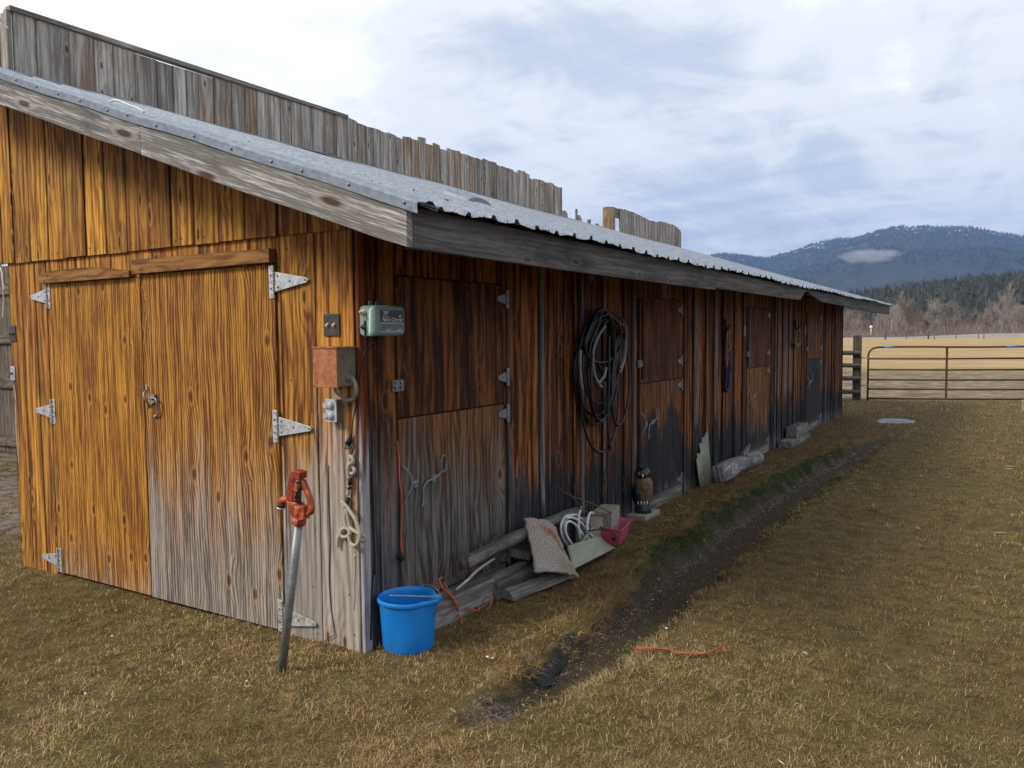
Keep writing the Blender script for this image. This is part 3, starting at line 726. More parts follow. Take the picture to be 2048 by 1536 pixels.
def hinge(parent, c, side, u, n, h=.17, L=.25, leaf=.032, mat=None, thick=.004, name='hinge'):
    """tee hinge: upright leaf on one side, long triangular strap on the other; u = direction of the strap, n = out of the wall"""
    u = Vector(u); n = Vector(n); z = Vector((0, 0, 1)); c = Vector(c); mb = MB()
    ax = (u, n, z)
    mb.obox(c - u * (leaf * .5 + .006) + n * thick * .5, ax, (leaf * .5, thick * .5, h * .5))
    a = h * .30
    P = [c + u * .006 - z * a, c + u * (L - .01) - z * .012, c + u * L, c + u * (L - .01) + z * .012, c + u * .006 + z * a]
    mb.prism(P, n * thick, u, z)
    for k in range(5):
        zz0 = -h * .5 + h * k / 5; rr = .0075 if k % 2 else .0085
        mb.tube([c + n * .006 + z * (zz0 + .001), c + n * .006 + z * (zz0 + h / 5 - .001)], rr, 10)
    o = mb.build(name, mat or mat_galv, parent, bevel=.0008)
    sb = MB(); sax = (u, z, n)
    for k in (-.4, -.2, 0, .2, .4): screw(sb, c - u * (leaf * .55 + .005 * (1 if k in (-.2, .2) else -1)) + z * (h * k) + n * thick, sax, h * .038)
    for (q, zz0) in ((.12, .17), (.12, -.17), (.48, 0), (.93, 0)): screw(sb, c + u * L * q + z * h * zz0 + n * thick, sax, h * .038)
    sb.v = sb.v; o2 = None
    # screws are folded into the hinge's own depth limit: same object, joined mesh
    me = o.data; k0 = len(me.vertices)
    return o, sb

def join_mesh(o, sb, mat):
    """append the shapes of sb to the object o as a second material"""
    me = o.data; V = [tuple(v.co) for v in me.vertices] + [tuple(v) for v in sb.v]; k = len(me.vertices)
    F = [tuple(p.vertices) for p in me.polygons]; n1 = len(F); F += [tuple(i + k for i in f) for f in sb.f]
    sm = [p.use_smooth for p in me.polygons] + list(sb.sm)
    g_ = np.zeros(k * 3, 'f'); me.attributes['g'].data.foreach_get('vector', g_)
    g_ = np.concatenate([g_, np.array(sb.g, 'f').ravel()])
    nm = bpy.data.meshes.new(me.name); nm.from_pydata(V, [], F); nm.materials.append(me.materials[0]); nm.materials.append(mat)
    nm.polygons.foreach_set('use_smooth', sm); nm.polygons.foreach_set('material_index', [0] * n1 + [1] * (len(F) - n1))
    a = nm.attributes.new('g', 'FLOAT_VECTOR', 'POINT'); a.data.foreach_set('vector', g_)
    nm.update(); o.data = nm

def put_hinge(*a, **k):
    o, sb = hinge(*a, **k); join_mesh(o, sb, mat_screw); return o

# double door in the gable
mb = MB(); mb.box((-2.738, -.030, .012), (-1.716, -.006, 1.968), off=(3.1, 2.2, 1)); dl = mb.build('door', mat_door_l, shed)
tag(dl, 'narrower orange left leaf of the double door')
mb = MB(); mb.box((-1.702, -.032, .008), (-.548, -.006, 1.982), off=(13.7, 7.4, 1)); dr = mb.build('door', mat_door_r, shed)
tag(dr, 'wider right leaf of the double door, silver grey towards the bottom')
for z in (1.888, 1.113, .093):
    put_hinge(dl, (-2.731, -.031, z), 0, (-1, 0, 0), (0, -1, 0), h=.165, L=.215)
for z in (1.892, 1.124, .09):
    put_hinge(dr, (-.548, -.033, z), 0, (1, 0, 0), (0, -1, 0), h=.175, L=.25)
# latch: bow handle and drop bolt between the leaves
mb = MB(); Y0 = -.034
def gp(px, py, out=0.0): p = gy(px, py, Y0 - out); return p
mb.tube(smooth_path([gp(294, 774, .002), gp(294, 779, .006), gp(288, 787, .03), gp(289, 796, .035), gp(295, 805, .02), gp(297, 812, .002)], 5), .0065, 8)
mb.ball(gp(294, 773), .010, 8); mb.ball(gp(297, 813), .010, 8)
o_ = mb.build('door_handle', mat_galvd, dl)
mb = MB()
mb.tube([gp(299, 796, .012), gp(308, 797, .014)], .008, 8); mb.obox(gp(306, 792, .008), AX, (.022, .008, .012)); mb.obox(gp(307, 803, .008), AX, (.018, .008, .008))
mb.tube(smooth_path([gp(308, 796, .02), gp(313, 801, .024), gp(314, 815, .02), gp(315, 829, .014), gp(312, 832, .01)], 5), .0062, 8)
mb.ball(gp(311, 833, .004), .012, 8)
mb.build('drop_bolt', mat_galvd, dr)
# trim boards above the doors
mb = MB()
n_ = 14; top = []; x0, x1 = -2.765, -1.772
for k in range(n_ + 1):
    t = k / n_; top.append((x0 + (x1 - x0) * t, -.064, 2.038 + .016 * math.sin(t * 2.9) - .034 * sstep(.55, 1, t) + .003 * math.sin(9 * t)))
poly = [(x0, -.064, 1.972), (x1, -.064, 1.972)] + top[::-1]
mb.prism(poly, (0, .044, 0), (1, 0, 0), (0, 0, 1)); mb.build('door_head_trim', mat_trim, shed)
mb = MB(); mb.prism([(-1.737, -.066, 1.986), (-.548, -.066, 1.994), (-.548, -.066, 2.066), (-1.737, -.066, 2.072)], (0, .046, 0), (1, 0, 0), (0, 0, 1))
mb.build('door_head_trim', mat_trim, shed)
mb = MB()   # nails
for x, z in ((-2.70, 1.99), (-2.66, 2.02), (-2.2, 2.0), (-1.85, 1.985), (-1.66, 2.01), (-1.3, 2.0), (-.95, 2.05), (-.62, 2.01)): screw(mb, (x, -.0655, z), (AX[0], AX[2], Vector((0, -1, 0))), .006)
for a in ux[3:]:
    for d in (.035, .09):
        for z in (2.165, ): screw(mb, (a + d, -.0375, z + rnd.uniform(-.01, .01)), (AX[0], AX[2], Vector((0, -1, 0))), .0045)
for x in (-.46, -.31, -.21, -.06):
    for z in (.05, .62, 1.35, 2.08, .28): screw(mb, (x + rnd.uniform(-.02, .02), -.021, z + rnd.uniform(-.03, .03)), (AX[0], AX[2], Vector((0, -1, 0))), .005)
tag(mb.build('gable_nails', mat_screw, shed), None)

# long wall
doors = [(.285, 1.350, 1), (3.574, 4.606, 2), (6.985, 8.018, 3), (10.40, 11.538, 4)]
TOPZ = roofz(0) - .09
mb = MB(); y = .062
while y < LEN - .02:
    w_ = rnd.choice((.10, .14, .14, .165, .19, .225))
    d = [q for q in doors if y < q[1] - .01 and y + w_ > q[0] + .005]
    if d:
        q = d[0]
        if y < q[0] - .02:
            mb.box((-.018, y + .002, -.03), (rnd.uniform(0, .005), q[0] - .004, TOPZ)); y = q[0]; continue
        w_ = min(w_, q[1] + .004 - y); mb.box((-.018, y + .002, 1.925), (rnd.uniform(0, .005), y + w_ - .002, TOPZ)); y += w_; continue
    w_ = min(w_, LEN - y)
    mb.box((-.018, y + .002, -.03), (rnd.uniform(-.001, .006), y + w_ - .002, TOPZ)); y += w_
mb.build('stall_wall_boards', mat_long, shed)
mb = MB(); bt = []
y = .14
while y < LEN:
    if not any(q[0] - .03 < y < q[1] + .03 for q in doors): bt.append(y)
    y += rnd.uniform(.16, .5)
for y in bt: mb.box((.007, y - .010, -.02), (.007 + rnd.uniform(.008, .016), y + rnd.uniform(.006, .014), TOPZ - .002))
mb.build('wall_battens', mat_long, shed)
mb = MB()
for y, w_ in ((1.835, .017), (2.448, .017), (3.44, .014), (8.35, .014), (11.95, .014)):
    mb.box((.007, y - w_, -.02), (.026, y + w_, TOPZ - .004))
mb.build('silvered_battens', mat_batten, shed)
mb = MB(); mb.box((.004, -.014, -.02), (.024, .040, TOPZ)); mb.build('corner_strip', mat_corner, shed)
mb = MB(); mb.box((-.04, .0, -.02), (-.022, LEN, TOPZ)); mb.box((-3.24, LEN - .02, -.02), (-.041, LEN, 2.3)); mb.box((-3.26, .03, -.02), (-3.241, LEN, 3.3))
mb.prism([(-3.24, LEN - .018, 2.3), (-.045, LEN - .018, 2.3), (-.045, LEN - .018, roofz(-.04) - .1), (-3.24, LEN - .018, roofz(-3.2) - .1)], (0, .018, 0), (0, 0, 1), (1, 0, 0))
mb.build('inner_walls', mat_inner, shed)

NX = (1, 0, 0)
for (a, b, k) in doors:
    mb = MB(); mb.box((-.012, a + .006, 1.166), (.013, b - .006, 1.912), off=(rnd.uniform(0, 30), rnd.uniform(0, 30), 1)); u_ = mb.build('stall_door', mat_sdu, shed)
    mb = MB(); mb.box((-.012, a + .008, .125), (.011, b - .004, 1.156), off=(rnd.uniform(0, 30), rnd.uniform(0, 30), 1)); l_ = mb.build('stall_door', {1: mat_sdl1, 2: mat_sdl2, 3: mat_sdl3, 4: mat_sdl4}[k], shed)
    tag(u_, 'dark red-brown upper half of a stall door'); tag(l_, 'weathered lower half of a stall door')
    if k == 1:   # bottom of this door reaches the ground, no sill seen
        mb = MB(); mb.box((-.012, a, .0), (.008, b, .118), grain=1); mb.build('door_sill', mat_batten, shed)
    else:
        mb = MB(); mb.box((-.012, a, .0), (.03, b, .118), grain=1); mb.build('door_sill', mat_driftgrey, shed)
    for z in (1.83, 1.33): put_hinge(u_, (.015, b - .010 + .035, z), 0, (0, -1, 0), NX, h=.115, L=.11, leaf=.026, mat=mat_galvd)
    for z in (1.095, .16): put_hinge(l_, (.014, b - .010 + .035, z), 0, (0, -1, 0), NX, h=.115, L=.11, leaf=.026, mat=mat_galvd)
    # slide bolt on the upper half
    zb = 1.338; mb = MB(); mb.obox((.017, a + .0, zb), AX, (.003, .045, .030)); mb.tube([(.026, a - .05, zb), (.026, a + .03, zb)], .006, 8)
    mb.obox((.024, a - .02, zb), AX, (.006, .010, .024)); mb.obox((.024, a + .022, zb), AX, (.006, .008, .022)); mb.build('slide_bolt', mat_galvd, u_)
    if k > 1:
        mb = MB(); mb.obox((.010, a - .12, 1.63), AX, (.006, .025, .065)); mb.build('keeper_plate', mat_galvd, shed)
    # bow handle and gate hook on the lower half
    y0 = a + .04; mb = MB()
    mb.tube(smooth_path([(.013, y0 - .01, .90), (.03, y0, .885), (.045, y0 + .025, .84), (.045, y0 + .025, .78), (.03, y0 + .005, .74), (.013, y0, .70)], 5), .0055, 8)
    mb.obox((.018, y0 + .09, .795), AX, (.008, .022, .02)); mb.tube(smooth_path([(.022, y0 + .06, .80), (.03, y0 + .10, .80)], 3), .007, 8)
    mb.tube(smooth_path([(.03, y0 + .32, .83), (.03, y0 + .26, .80), (.028, y0 + .19, .79), (.026, y0 + .155, .76), (.026, y0 + .15, .68), (.028, y0 + .135, .655)], 5), .0055, 8)
    mb.obox((.02, y0 + .25, .80), AX, (.009, .02, .02))
    c0 = Vector((.03, y0 + .34, .87)); mb.tube([c0 + Vector((0, .025 * math.cos(q * .698), .05 * math.sin(q * .698))) for q in range(9)], .0045, 6, closed=True)
    mb.build('door_hook', mat_galvd, l_)
    if k > 1: mb = MB(); mb.box((.014, a + .05, 1.2), (.026, a + .11, 1.905)); mb.build('door_batten', mat_batten if k == 3 else mat_long, u_)

# roof: ribbed sheet over the slope, with its trims
def build_roof():
    mb = MB(); y0, y1 = -.40, LEN + 1.25; prof = []
    y = y0 + .12; prof.append((y0, .012)); pitch = .2032
    while y < y1 - .06:
        prof += [(y - .028, 0), (y - .012, .020), (y + .012, .020), (y + .028, 0), (y + .075, .0), (y + .085, .004), (y + .095, .0), (y + .108, 0), (y + .118, .004), (y + .128, 0)]
        y += pitch
    prof.append((y1, 0)); n = len(prof)
    xs_ = [EX + .035, EX + .02, .45, 0, -.8, -1.6, -2.4, -3.0, WX - .004]
    vs = []; fs = []
    for i, x in enumerate(xs_):
        for j, (yy, h) in enumerate(prof):
            wv = .008 * math.sin(yy * 1.7) + .004 * math.sin(yy * 5.1 + x) + (.006 * math.sin(yy * 23) if i == 0 else 0)
            vs.append((x + (rnd.uniform(-.004, .004) if i == 0 else 0), yy, roofz(x) + .012 + h + wv - .006 * yy * (EX - x) / 4))
    for i in range(len(xs_) - 1):
        for j in range(n - 1): a = i * n + j; fs.append((a, a + 1, a + n + 1, a + n))
    mb.add(vs, fs); o = mb.build('metal_roof_sheet', mat_roof, shed)
    md = o.modifiers.new('thick', 'SOLIDIFY'); md.thickness = .0015; md.offset = -1
    # rake trim: angle flashing over the gable edge
    mb = MB(); N = 24
    def rk(x, q, yy): return Vector((x, yy, roofz(x) + q + .003 * math.sin(x * 7)))
    prof2 = [(-.452, -.018), (-.455, .022), (-.447, .030), (-.395, .033), (-.378, .042), (-.350, .042), (-.330, .026), (-.300, .022)]
    xs2 = [EX + .045 - i * (EX + .045 - WX + .16) / N for i in range(N + 1)]
    vs = [rk(x, q - (.004 if 9 < i < 16 else 0), yy) for i, x in enumerate(xs2) for (yy, q) in prof2]; m_ = len(prof2)
    fs = [(i * m_ + j, (i + 1) * m_ + j, (i + 1) * m_ + j + 1, i * m_ + j + 1) for i in range(N) for j in range(m_ - 1)]
    mb.add(vs, fs); o = mb.build('rake_flashing', mat_roof, shed); md = o.modifiers.new('thick', 'SOLIDIFY'); md.thickness = .0015; md.offset = 1
    mb = MB(); x = EX - .02
    while x > WX: screw(mb, (x, -.4565, roofz(x) + .003 + rnd.uniform(-.005, .005)), (AX[0], AX[2], Vector((0, -1, 0))), .0072); x -= rnd.uniform(.17, .30)
    mb.build('roof_screws', mat_galvd, shed)
    # ridge flashing: bright strip along the high edge and a curled cap on the slope
    mb = MB(); xr = WX - .02
    mb.prism([(xr + .26, -.30, roofz(xr + .26) + .030), (xr + .016, -.30, roofz(xr) + .026), (xr + .016, -.30, roofz(xr) + .029), (xr + .26, -.30, roofz(xr + .26) + .033)], (0, LEN + 1.4, -.088), (0, 1, 0), (1, 0, 0))
    mb.build('ridge_flashing', mat_roof, shed)
    c = gx(935, 405, -.3); mb = MB(); cz = roofz(-.3) + .03
    vs = []; 
    for i in range(9):
        for j in range(5):
            a = math.pi * i / 8; vs.append((c.x + .10 * (j / 4 - .5) * 2, c.y + .13 * math.cos(a), cz - SL * .10 * (j / 4 - .5) * 2 + .055 * math.sin(a) * (1 - .35 * (j / 4))))
    mb.add(vs, [(i * 5 + j, i * 5 + j + 1, (i + 1) * 5 + j + 1, (i + 1) * 5 + j) for i in range(8) for j in range(4)] + [tuple(i * 5 + 4 for i in range(9)), tuple(i * 5 for i in range(9))[::-1]])
    o = mb.build('vent_cap', mat_roof, shed); md = o.modifiers.new('thick', 'SOLIDIFY'); md.thickness = .002
build_roof()
# barge board along the rake, in two lengths
mb = MB()
for (xa, xb, dz, yy) in ((EX - .02, -1.05, 0, -.442), (-1.056, WX - .1, .006, -.440)):
    n_ = 10; up = []; lo = []
    for k in range(n_ + 1):
        x = xa + (xb - xa) * k / n_; up.append((x, yy, roofz(x) - .006 + dz)); lo.append((x, yy, roofz(x) - .178 + dz + .003 * math.sin(x * 5)))
    if xa > 0: lo[0] = (xa, yy, roofz(xa) - .170)
    d = Vector((1, 0, -SL)).normalized(); mb.prism(lo + up[::-1], (0, .038, 0), d, Vector((SL, 0, 1)).normalized())
mb.build('barge_board', mat_barge, shed)
# eave fascia: three lengths, the last narrower and chewed
mb = MB()
n_ = 30
def fas(y0, y1, zt, zf, x0=EX - .02 - .038, t=.038):
    up = []; lo = []
    for k in range(n_ + 1):
        y = y0 + (y1 - y0) * k / n_; up.append((x0, y, zt)); lo.append((x0, y, zf(y)))
    mb.prism(lo + up[::-1], (t, 0, 0), (0, 1, 0), (0, 0, 1))
zt = EZ - .002
fas(-.40, 3.60, zt, lambda y: 1.958 - .004 * math.sin(y))
fas(3.603, 7.25, zt - .003, lambda y: 1.974 + .10 * float(sstep(6.75, 7.0, y)) * (1 + .2 * math.sin(9 * y)), x0=EX - .056)
fas(7.253, 14.92, zt - .006, lambda y: 1.990 + .07 * float(1 - sstep(7.25, 8.2, y)) - .045 * float(sstep(8.2, 14, y)), x0=EX - .059)
mb.build('eave_fascia', mat_fascia, shed)
# rafters and purlins under the overhang
mb = MB()
for y in np.arange(.0, LEN + .5, 1.22):
    a = roofz(EX - .07) - .03; b = roofz(-.5) - .05
    mb.prism([(EX - .07, y + .5, a - .12), (-.5, y + .5, b - .13), (-.5, y + .5, b), (EX - .07, y + .5, a)], (0, .04, 0), (1, 0, 0), (0, 0, 1))
for x in (.3, -.25, -.9, -1.7, -2.5, -3.1): mb.obox((x, LEN / 2 + .4, roofz(x) - .018 - .03 * (EX - x)), AX, (.04, LEN / 2 + .8, .013), grain=1)
mb.build('rafters', mat_inner, shed)
mb = MB(); a, b = roofz(EX - .06) - .006, roofz(WX + .02) - .10
mb.prism([(EX - .06, -.402, a - .004), (WX, -.402, b - .004), (WX, -.402, b), (EX - .06, -.402, a)], (0, LEN + 1.6, 0), (1, 0, 0), (0, 1, 0))
mb.build('roof_deck', mat_inner, shed)

# tall board windbreak standing behind the high side of the roof
wb = thing('windbreak_fence', (WX, .1, 0), 'tall grey vertical board windbreak rising behind the high edge of the metal roof', 'fence')
mb = MB(); y = .125; k = 0
tops = [(.1, 3.952), (1.29, 3.925), (3.53, 3.955), (3.57, 3.90), (5, 3.93), (6.3, 3.965), (7.4, 3.92), (8.4, 3.90)]
while y < 8.37:
    w_ = rnd.choice((.125, .14, .14, .15, .16, .19)) * (1.25 if y < 1.2 else 1); w_ = min(w_, 8.39 - y)
    zt = float(np.interp(y, [t[0] for t in tops], [t[1] for t in tops])) - (.03 if y < 3.5 else 0) + (rnd.uniform(-.02, .02) if y > 3.5 else 0)
    if 4.72 < y < 4.86 : zt += .035
    if rnd.random() < .12 and y > 3.5: zt += .02
    j = rnd.uniform(-.018, .018) if y > 3.5 else 0
    yb = rnd.uniform(2.9, 3.1)
    tt = rnd.uniform(0, .006)
    mb.prism([(WX - .03 + tt, y + .002, yb), (WX - .03 + tt, y + w_ - .002, yb), (WX - .03 + tt, y + w_ - .002, zt + j), (WX - .03 + tt, y + .002, zt)], (.022, 0, 0), (0, 0, 1), (0, 1, 0))
    y += w_
y = 10.62
while y < 13.80:
    w_ = min(rnd.choice((.12, .14, .15, .17, .2)), 13.82 - y); zt = 3.855 + .03 * math.sin(y * 3) + rnd.uniform(-.012, .012) - .05 * float(sstep(13.4, 13.8, y))
    mb.prism([(WX - .03, y + .002, 3.0), (WX - .03, y + w_ - .002, 3.0), (WX - .03, y + w_ - .002, zt + rnd.uniform(-.01, .01)), (WX - .03, y + .002, zt)], (.022, 0, 0), (0, 0, 1), (0, 1, 0)); y += w_
for (y, w_, z, j) in ((8.42, .16, 3.56, -.03), (8.88, .05, 3.64, 0), (8.94, .14, 3.55, -.04), (9.32, .10, 3.52, .02), (9.62, .16, 3.49, -.03), (9.85, .1, 3.47, .02)):
    mb.prism([(WX - .03, y, 3.0), (WX - .03, y + w_, 3.0), (WX - .03, y + w_, z + j), (WX - .03, y + w_ * .5, z + .01), (WX - .03, y, z)], (.022, 0, 0), (0, 0, 1), (0, 1, 0))
mb.build('fence_boards', mat_parapet, wb)
mb = MB(); mb.box((WX - .06, .10, 3.922), (WX + .012, 3.53, 3.955), grain=1); mb.build('cap_rail', mat_parapet, wb)
mb = MB(); mb.box((WX - .16, .11, 2.7), (WX - .034, .125, 3.93)); mb.box((WX - .05, .085, 2.9), (WX - .012, .118, 3.93)); mb.box((WX - .24, .10, 2.7), (WX - .17, .125, 3.93))
mb.build('end_boards', mat_parapet, wb)
mb = MB(); mb.tube([(WX - .02, 10.17, 0), (WX - .02, 10.17, 3.83)], .11, 14); mb.build('split_post', mat_lightwood, wb)
mb = MB(); mb.box((WX - .07, 10.30, 3.70), (WX - .032, 10.75, 3.865), grain=1); mb.box((WX - .07, .2, 3.3), (WX - .032, 13.8, 3.4), grain=1); mb.build('back_rail', mat_driftgrey, wb)

# board fence seen past the left end of the barn
lf = thing('corral_fence', (-9.8, 3.4, 0), 'dark weathered board fence beyond the left end of the barn', 'fence')
d = Vector((-1, -.05, 0)).normalized(); nrm = Vector((-d.y, d.x, 0))
A = Vector((-6.6, 3.05, 0)); mb = MB(); s_ = 0
while s_ < 6.0:
    w_ = rnd.uniform(.15, .22); c = A + d * (s_ + w_ / 2); mb.obox((c.x, c.y, 1.32), (d, nrm, AX[2]), (w_ / 2 - .003, .012, 1.30)); s_ += w_
mb.build('fence_boards', mat_fence, lf)
mb = MB()
for z in (.18, 1.0, 1.62, 2.3): c = A + d * 3.0; mb.obox((c.x, c.y - .033, z), (d, nrm, AX[2]), (3.0, .018, .075), grain=0)
mb.build('fence_rail', mat_fence, lf)

# ---------------------------------------------------------------- things on and by the gable
NY = Vector((0, -1, 0)); GAX = (AX[0], AX[2], NY)
def text_mb(s, size, origin, right, up, shear=0.):
    cu = bpy.data.curves.new('lettering', 'FONT'); cu.body = s; cu.size = size; cu.shear = shear; cu.offset = size * .022
    ob = bpy.data.objects.new('lettering', cu); COL.objects.link(ob); dg = bpy.context.evaluated_depsgraph_get(); dg.update()
    me = bpy.data.meshes.new_from_object(ob.evaluated_get(dg)); vs = [Vector(origin) + Vector(right) * v.co.x + Vector(up) * v.co.y for v in me.vertices]
    fs = [tuple(p.vertices) for p in me.polygons]; bpy.data.objects.remove(ob); bpy.data.curves.remove(cu); bpy.data.meshes.remove(me)
    return vs, fs

def switch_plate(x, z, w, h, n, y=-.021, label='', mats=(mat_brownpl, mat_ivory), tilt=0):
    t = thing('light_switch', (x, y, z - h / 2), label, 'switch')
    mb = MB(); mb.obox((x, y - .004, z), AX, (w / 2, .0035, h / 2)); mb.build('cover_plate', mats[0], t, bevel=.002)
    for k in range(n):
        xx = x + (k - (n - 1) / 2) * w * .42
        mb = MB(); mb.obox((xx, y - .012, z), (AX[0], Vector((0, math.cos(.5), math.sin(.5))), Vector((0, -math.sin(.5), math.cos(.5)))), (.0055, .012, .006)); mb.build('toggle', mats[1], t, bevel=.001)
        mb = MB(); screw(mb, (xx, y - .0078, z + h * .32), GAX, .003); screw(mb, (xx, y - .0078, z - h * .32), GAX, .003); mb.build('plate_screws', mat_screw, t)
    return t
switch_plate(-.150, 1.660, .108, .112, 2, label='dark brown double light switch plate with two ivory toggles above the rusty box')
switch_plate(-3.205, 1.642, .085, .112, 2, label='brown double light switch plate at the far left edge of the gable wall', mats=(mat_brownpl, mat_screw))
switch_plate(-3.225, 1.362, .055, .100, 1, label='small pale metal switch cover below the brown plate at the left wall edge', mats=(mat_greypl, mat_screw))

# electrical box: rusty front, grey sides
eb = thing('electrical_box', (-.20, -.02, 1.34), 'rusty metal electrical box with a brown rust front beside the double door', 'electrical box')
bx0 = gy(628, 700, -.15); bx1 = gy(676, 777, -.15); X0, X1, Z1, Z0 = bx0.x, bx1.x, gy(650, 692, -.15).z, gy(655, 775, -.15).z
mb = MB(); mb.box((X0 + .004, -.150, Z0 + .004), (X1 - .002, -.020, Z1 - .004)); mb.build('box_body', mat_boxside, eb, bevel=.002)
mb = MB(); mb.box((X0, -.158, Z0), (X1 + .002, -.1505, Z1 - .012)); mb.build('rusty_cover', mat_rust, eb, bevel=.0015)
mb = MB(); mb.box((X0 - .004, -.162, Z1 - .011), (X1 + .008, -.019, Z1 - .003)); mb.build('top_flange', mat_rust, eb)
mb = MB(); mb.tube(smooth_path([(X1 + .0, -.075, Z0 + .045), (X1 + .03, -.075, Z0 + .04), (X1 + .045, -.07, Z0 - .01), (X1 + .02, -.06, Z0 - .055), (X1 - .03, -.05, Z0 - .07), (X1 - .05, -.045, Z0 - .065)], 6), .011, 10)
mb.lathe([(.001, .012), (.017, .012), (.017, 0)], (X1 - .001, -.075, Z0 + .045), 8, (AX[1], AX[2], AX[0])); mb.build('conduit', mat_conduit, eb)
mb = MB(); mb.tube(smooth_path([(X0 + .07, -.09, Z0 + .003), (X0 + .075, -.08, Z0 - .03), (X0 + .098, -.06, Z0 - .055), (X0 + .10, -.05, Z0 - .085)], 5), .006, 8); mb.build('drop_cable', mat_conduit, eb)

ob_ = thing('outlet_box', (-.19, -.02, 1.17), 'grey weatherproof outlet box with two round covers under the rusty box', 'outlet')
c = gy(664, 821, -.06); zc = c.z; xc = c.x
mb = MB(); mb.box((xc - .033, -.062, zc - .055), (xc + .033, -.0195, zc + .055)); mb.build('outlet_body', mat_boxside, ob_, bevel=.002)
mb = MB(); mb.box((xc - .036, -.067, zc - .058), (xc + .036, -.0625, zc + .058)); mb.build('face_plate', mat_greypl, ob_, bevel=.0015)
for s_ in (.026, -.026):
    mb = MB(); mb.lathe([(.0001, .016), (.014, .016), (.019, .010), (.019, .006), (.023, .005), (.024, 0)], (xc, -.067, zc + s_), 20, GAX); mb.box((xc - .046, -.078, zc + s_ - .011), (xc - .022, -.068, zc + s_ + .011))
    mb.build('round_cover', mat_greypl, ob_)

# knotted lead rope with taped sections
lr = thing('lead_rope', (-.03, -.03, .55), 'knotted cream lead rope with black tape hanging from the corner of the barn', 'rope')
def gpath(pts, out=.02, n=6): return smooth_path([gy(p[0], p[1], -.02 - (p[2] if len(p) > 2 else out)) for p in pts], n)
mb = MB(); r_ = .0095
mb.tube(gpath([(700, 910), (698, 925), (696, 935), (699, 944), (706, 947), (709, 940), (705, 934), (702, 930), (706, 924), (705, 916), (701, 912)], .018), r_, 8)
mb.tube(gpath([(703, 925, .03), (697, 932, .03), (697, 950, .02), (698, 956), (697, 978), (695, 990)], .018), r_, 8)
mb.tube(gpath([(692, 1018), (690, 1035), (692, 1052), (697, 1060), (699, 1066), (694, 1073), (686, 1074), (681, 1068), (683, 1060), (691, 1056), (698, 1059), (701, 1066), (696, 1072)], .016), r_, 8)
mb.tube(gpath([(694, 1018, .02), (696, 1036, .02), (700, 1054, .02), (706, 1060, .03), (716, 1066, .03), (727, 1070, .025), (731, 1077, .02), (727, 1082, .02), (718, 1081, .02)], .018), r_, 8)
mb.tube(gpath([(691, 1014, .035), (684, 1006, .03), (686, 1005, .04), (697, 1018, .04), (708, 1035, .045), (716, 1052, .045), (720, 1072, .045), (717, 1085, .04), (709, 1091, .03), (701, 1086, .02), (697, 1072, .018)], .03), r_, 8)
mb.tube(gpath([(683, 1062), (679, 1070), (676, 1080), (675, 1094)], .016), r_, 8)
mb.build('rope_strand', mat_rope, lr)
for a_, b_ in (((699, 956), (700, 970)), ((698, 974), (699, 979)), ((697, 996), (691, 1014))):
    mb = MB(); mb.tube(gpath([a_, b_], .018, 2), r_ + .002, 8); mb.build('tape_wrap', mat_black, lr)
mb = MB(); mb.tube(gpath([(704, 888), (706, 896), (703, 906), (701, 912)], .016), .006, 8); mb.build('rope_hook', mat_screw, lr)

# thin white string on two nails, lower corner; loose wire left of it
tag(MB().build('x', mat_wire), 'x') if False else None
mb = MB(); mb.tube(gpath([(709, 1111, .005), (710, 1140, .004), (708, 1170, .004), (709, 1190, .004), (706, 1220, .004)], .004), .0018, 6); screw(mb, gy(710, 1111, -.022), GAX, .008)
tag(mb.build('string', mat_rope), 'thin white string hanging from a nail low on the corner board', 'string')
mb = MB(); mb.tube(gpath([(656, 930, .004), (657, 1000, .003), (660, 1080, .004), (658, 1150, .003), (662, 1215, .004), (668, 1260, .005), (668, 1270, .01), (650, 1282, .01), (645, 1290, .012)], .004), .0025, 6)
tag(mb.build('wire', mat_screw), 'thin dark wire running down the joint right of the lower door hinge', 'wire')
mb = MB(); mb.tube(smooth_path([gy(-6, 520, -.05), gy(4, 545, -.06), gy(6, 560, -.06), gy(10, 580, -.05)], 6), .006, 6); mb.tube(smooth_path([gy(2, 530, -.04), gy(6, 570, -.05), gy(7, 600, -.04), gy(6, 637, -.04)], 6), .005, 6)
mb.tube(smooth_path([gy(28, 770, -.025), gy(32, 800, -.025), gy(33, 860, -.023), gy(38, 930, -.023)], 6), .003, 6)
tag(mb.build('cable', mat_whitewire), 'pale cables dangling at the left end of the gable wall', 'cable')
mb = MB(); mb.tube(smooth_path([gx(-6, 30, WX), gx(6, 45, WX), gx(16, 58, WX + .02)], 4), .008, 6)
tag(mb.build('overhead_wire', mat_whitewire), 'short white wire reaching the top left corner of the windbreak', 'wire')
mb = MB(); P = [gy(228, 208, -.30), gy(258, 208, -.30), gy(275, 212, -.30), gy(288, 222, -.3)]
P = [Vector((p.x, -.30 + .5 * 0, roofz(p.x) + .055 - .002 * i)) for i, p in enumerate(P)]
mb.tube(smooth_path([P[0] + Vector((-.25, .06, 0)), P[0], P[1], P[2], P[3] + Vector((0, 0, -.01))], 4), .006, 6)
tag(mb.build('roof_cable', mat_whitewire), 'bent white cable lying on the edge of the metal roof', 'cable')

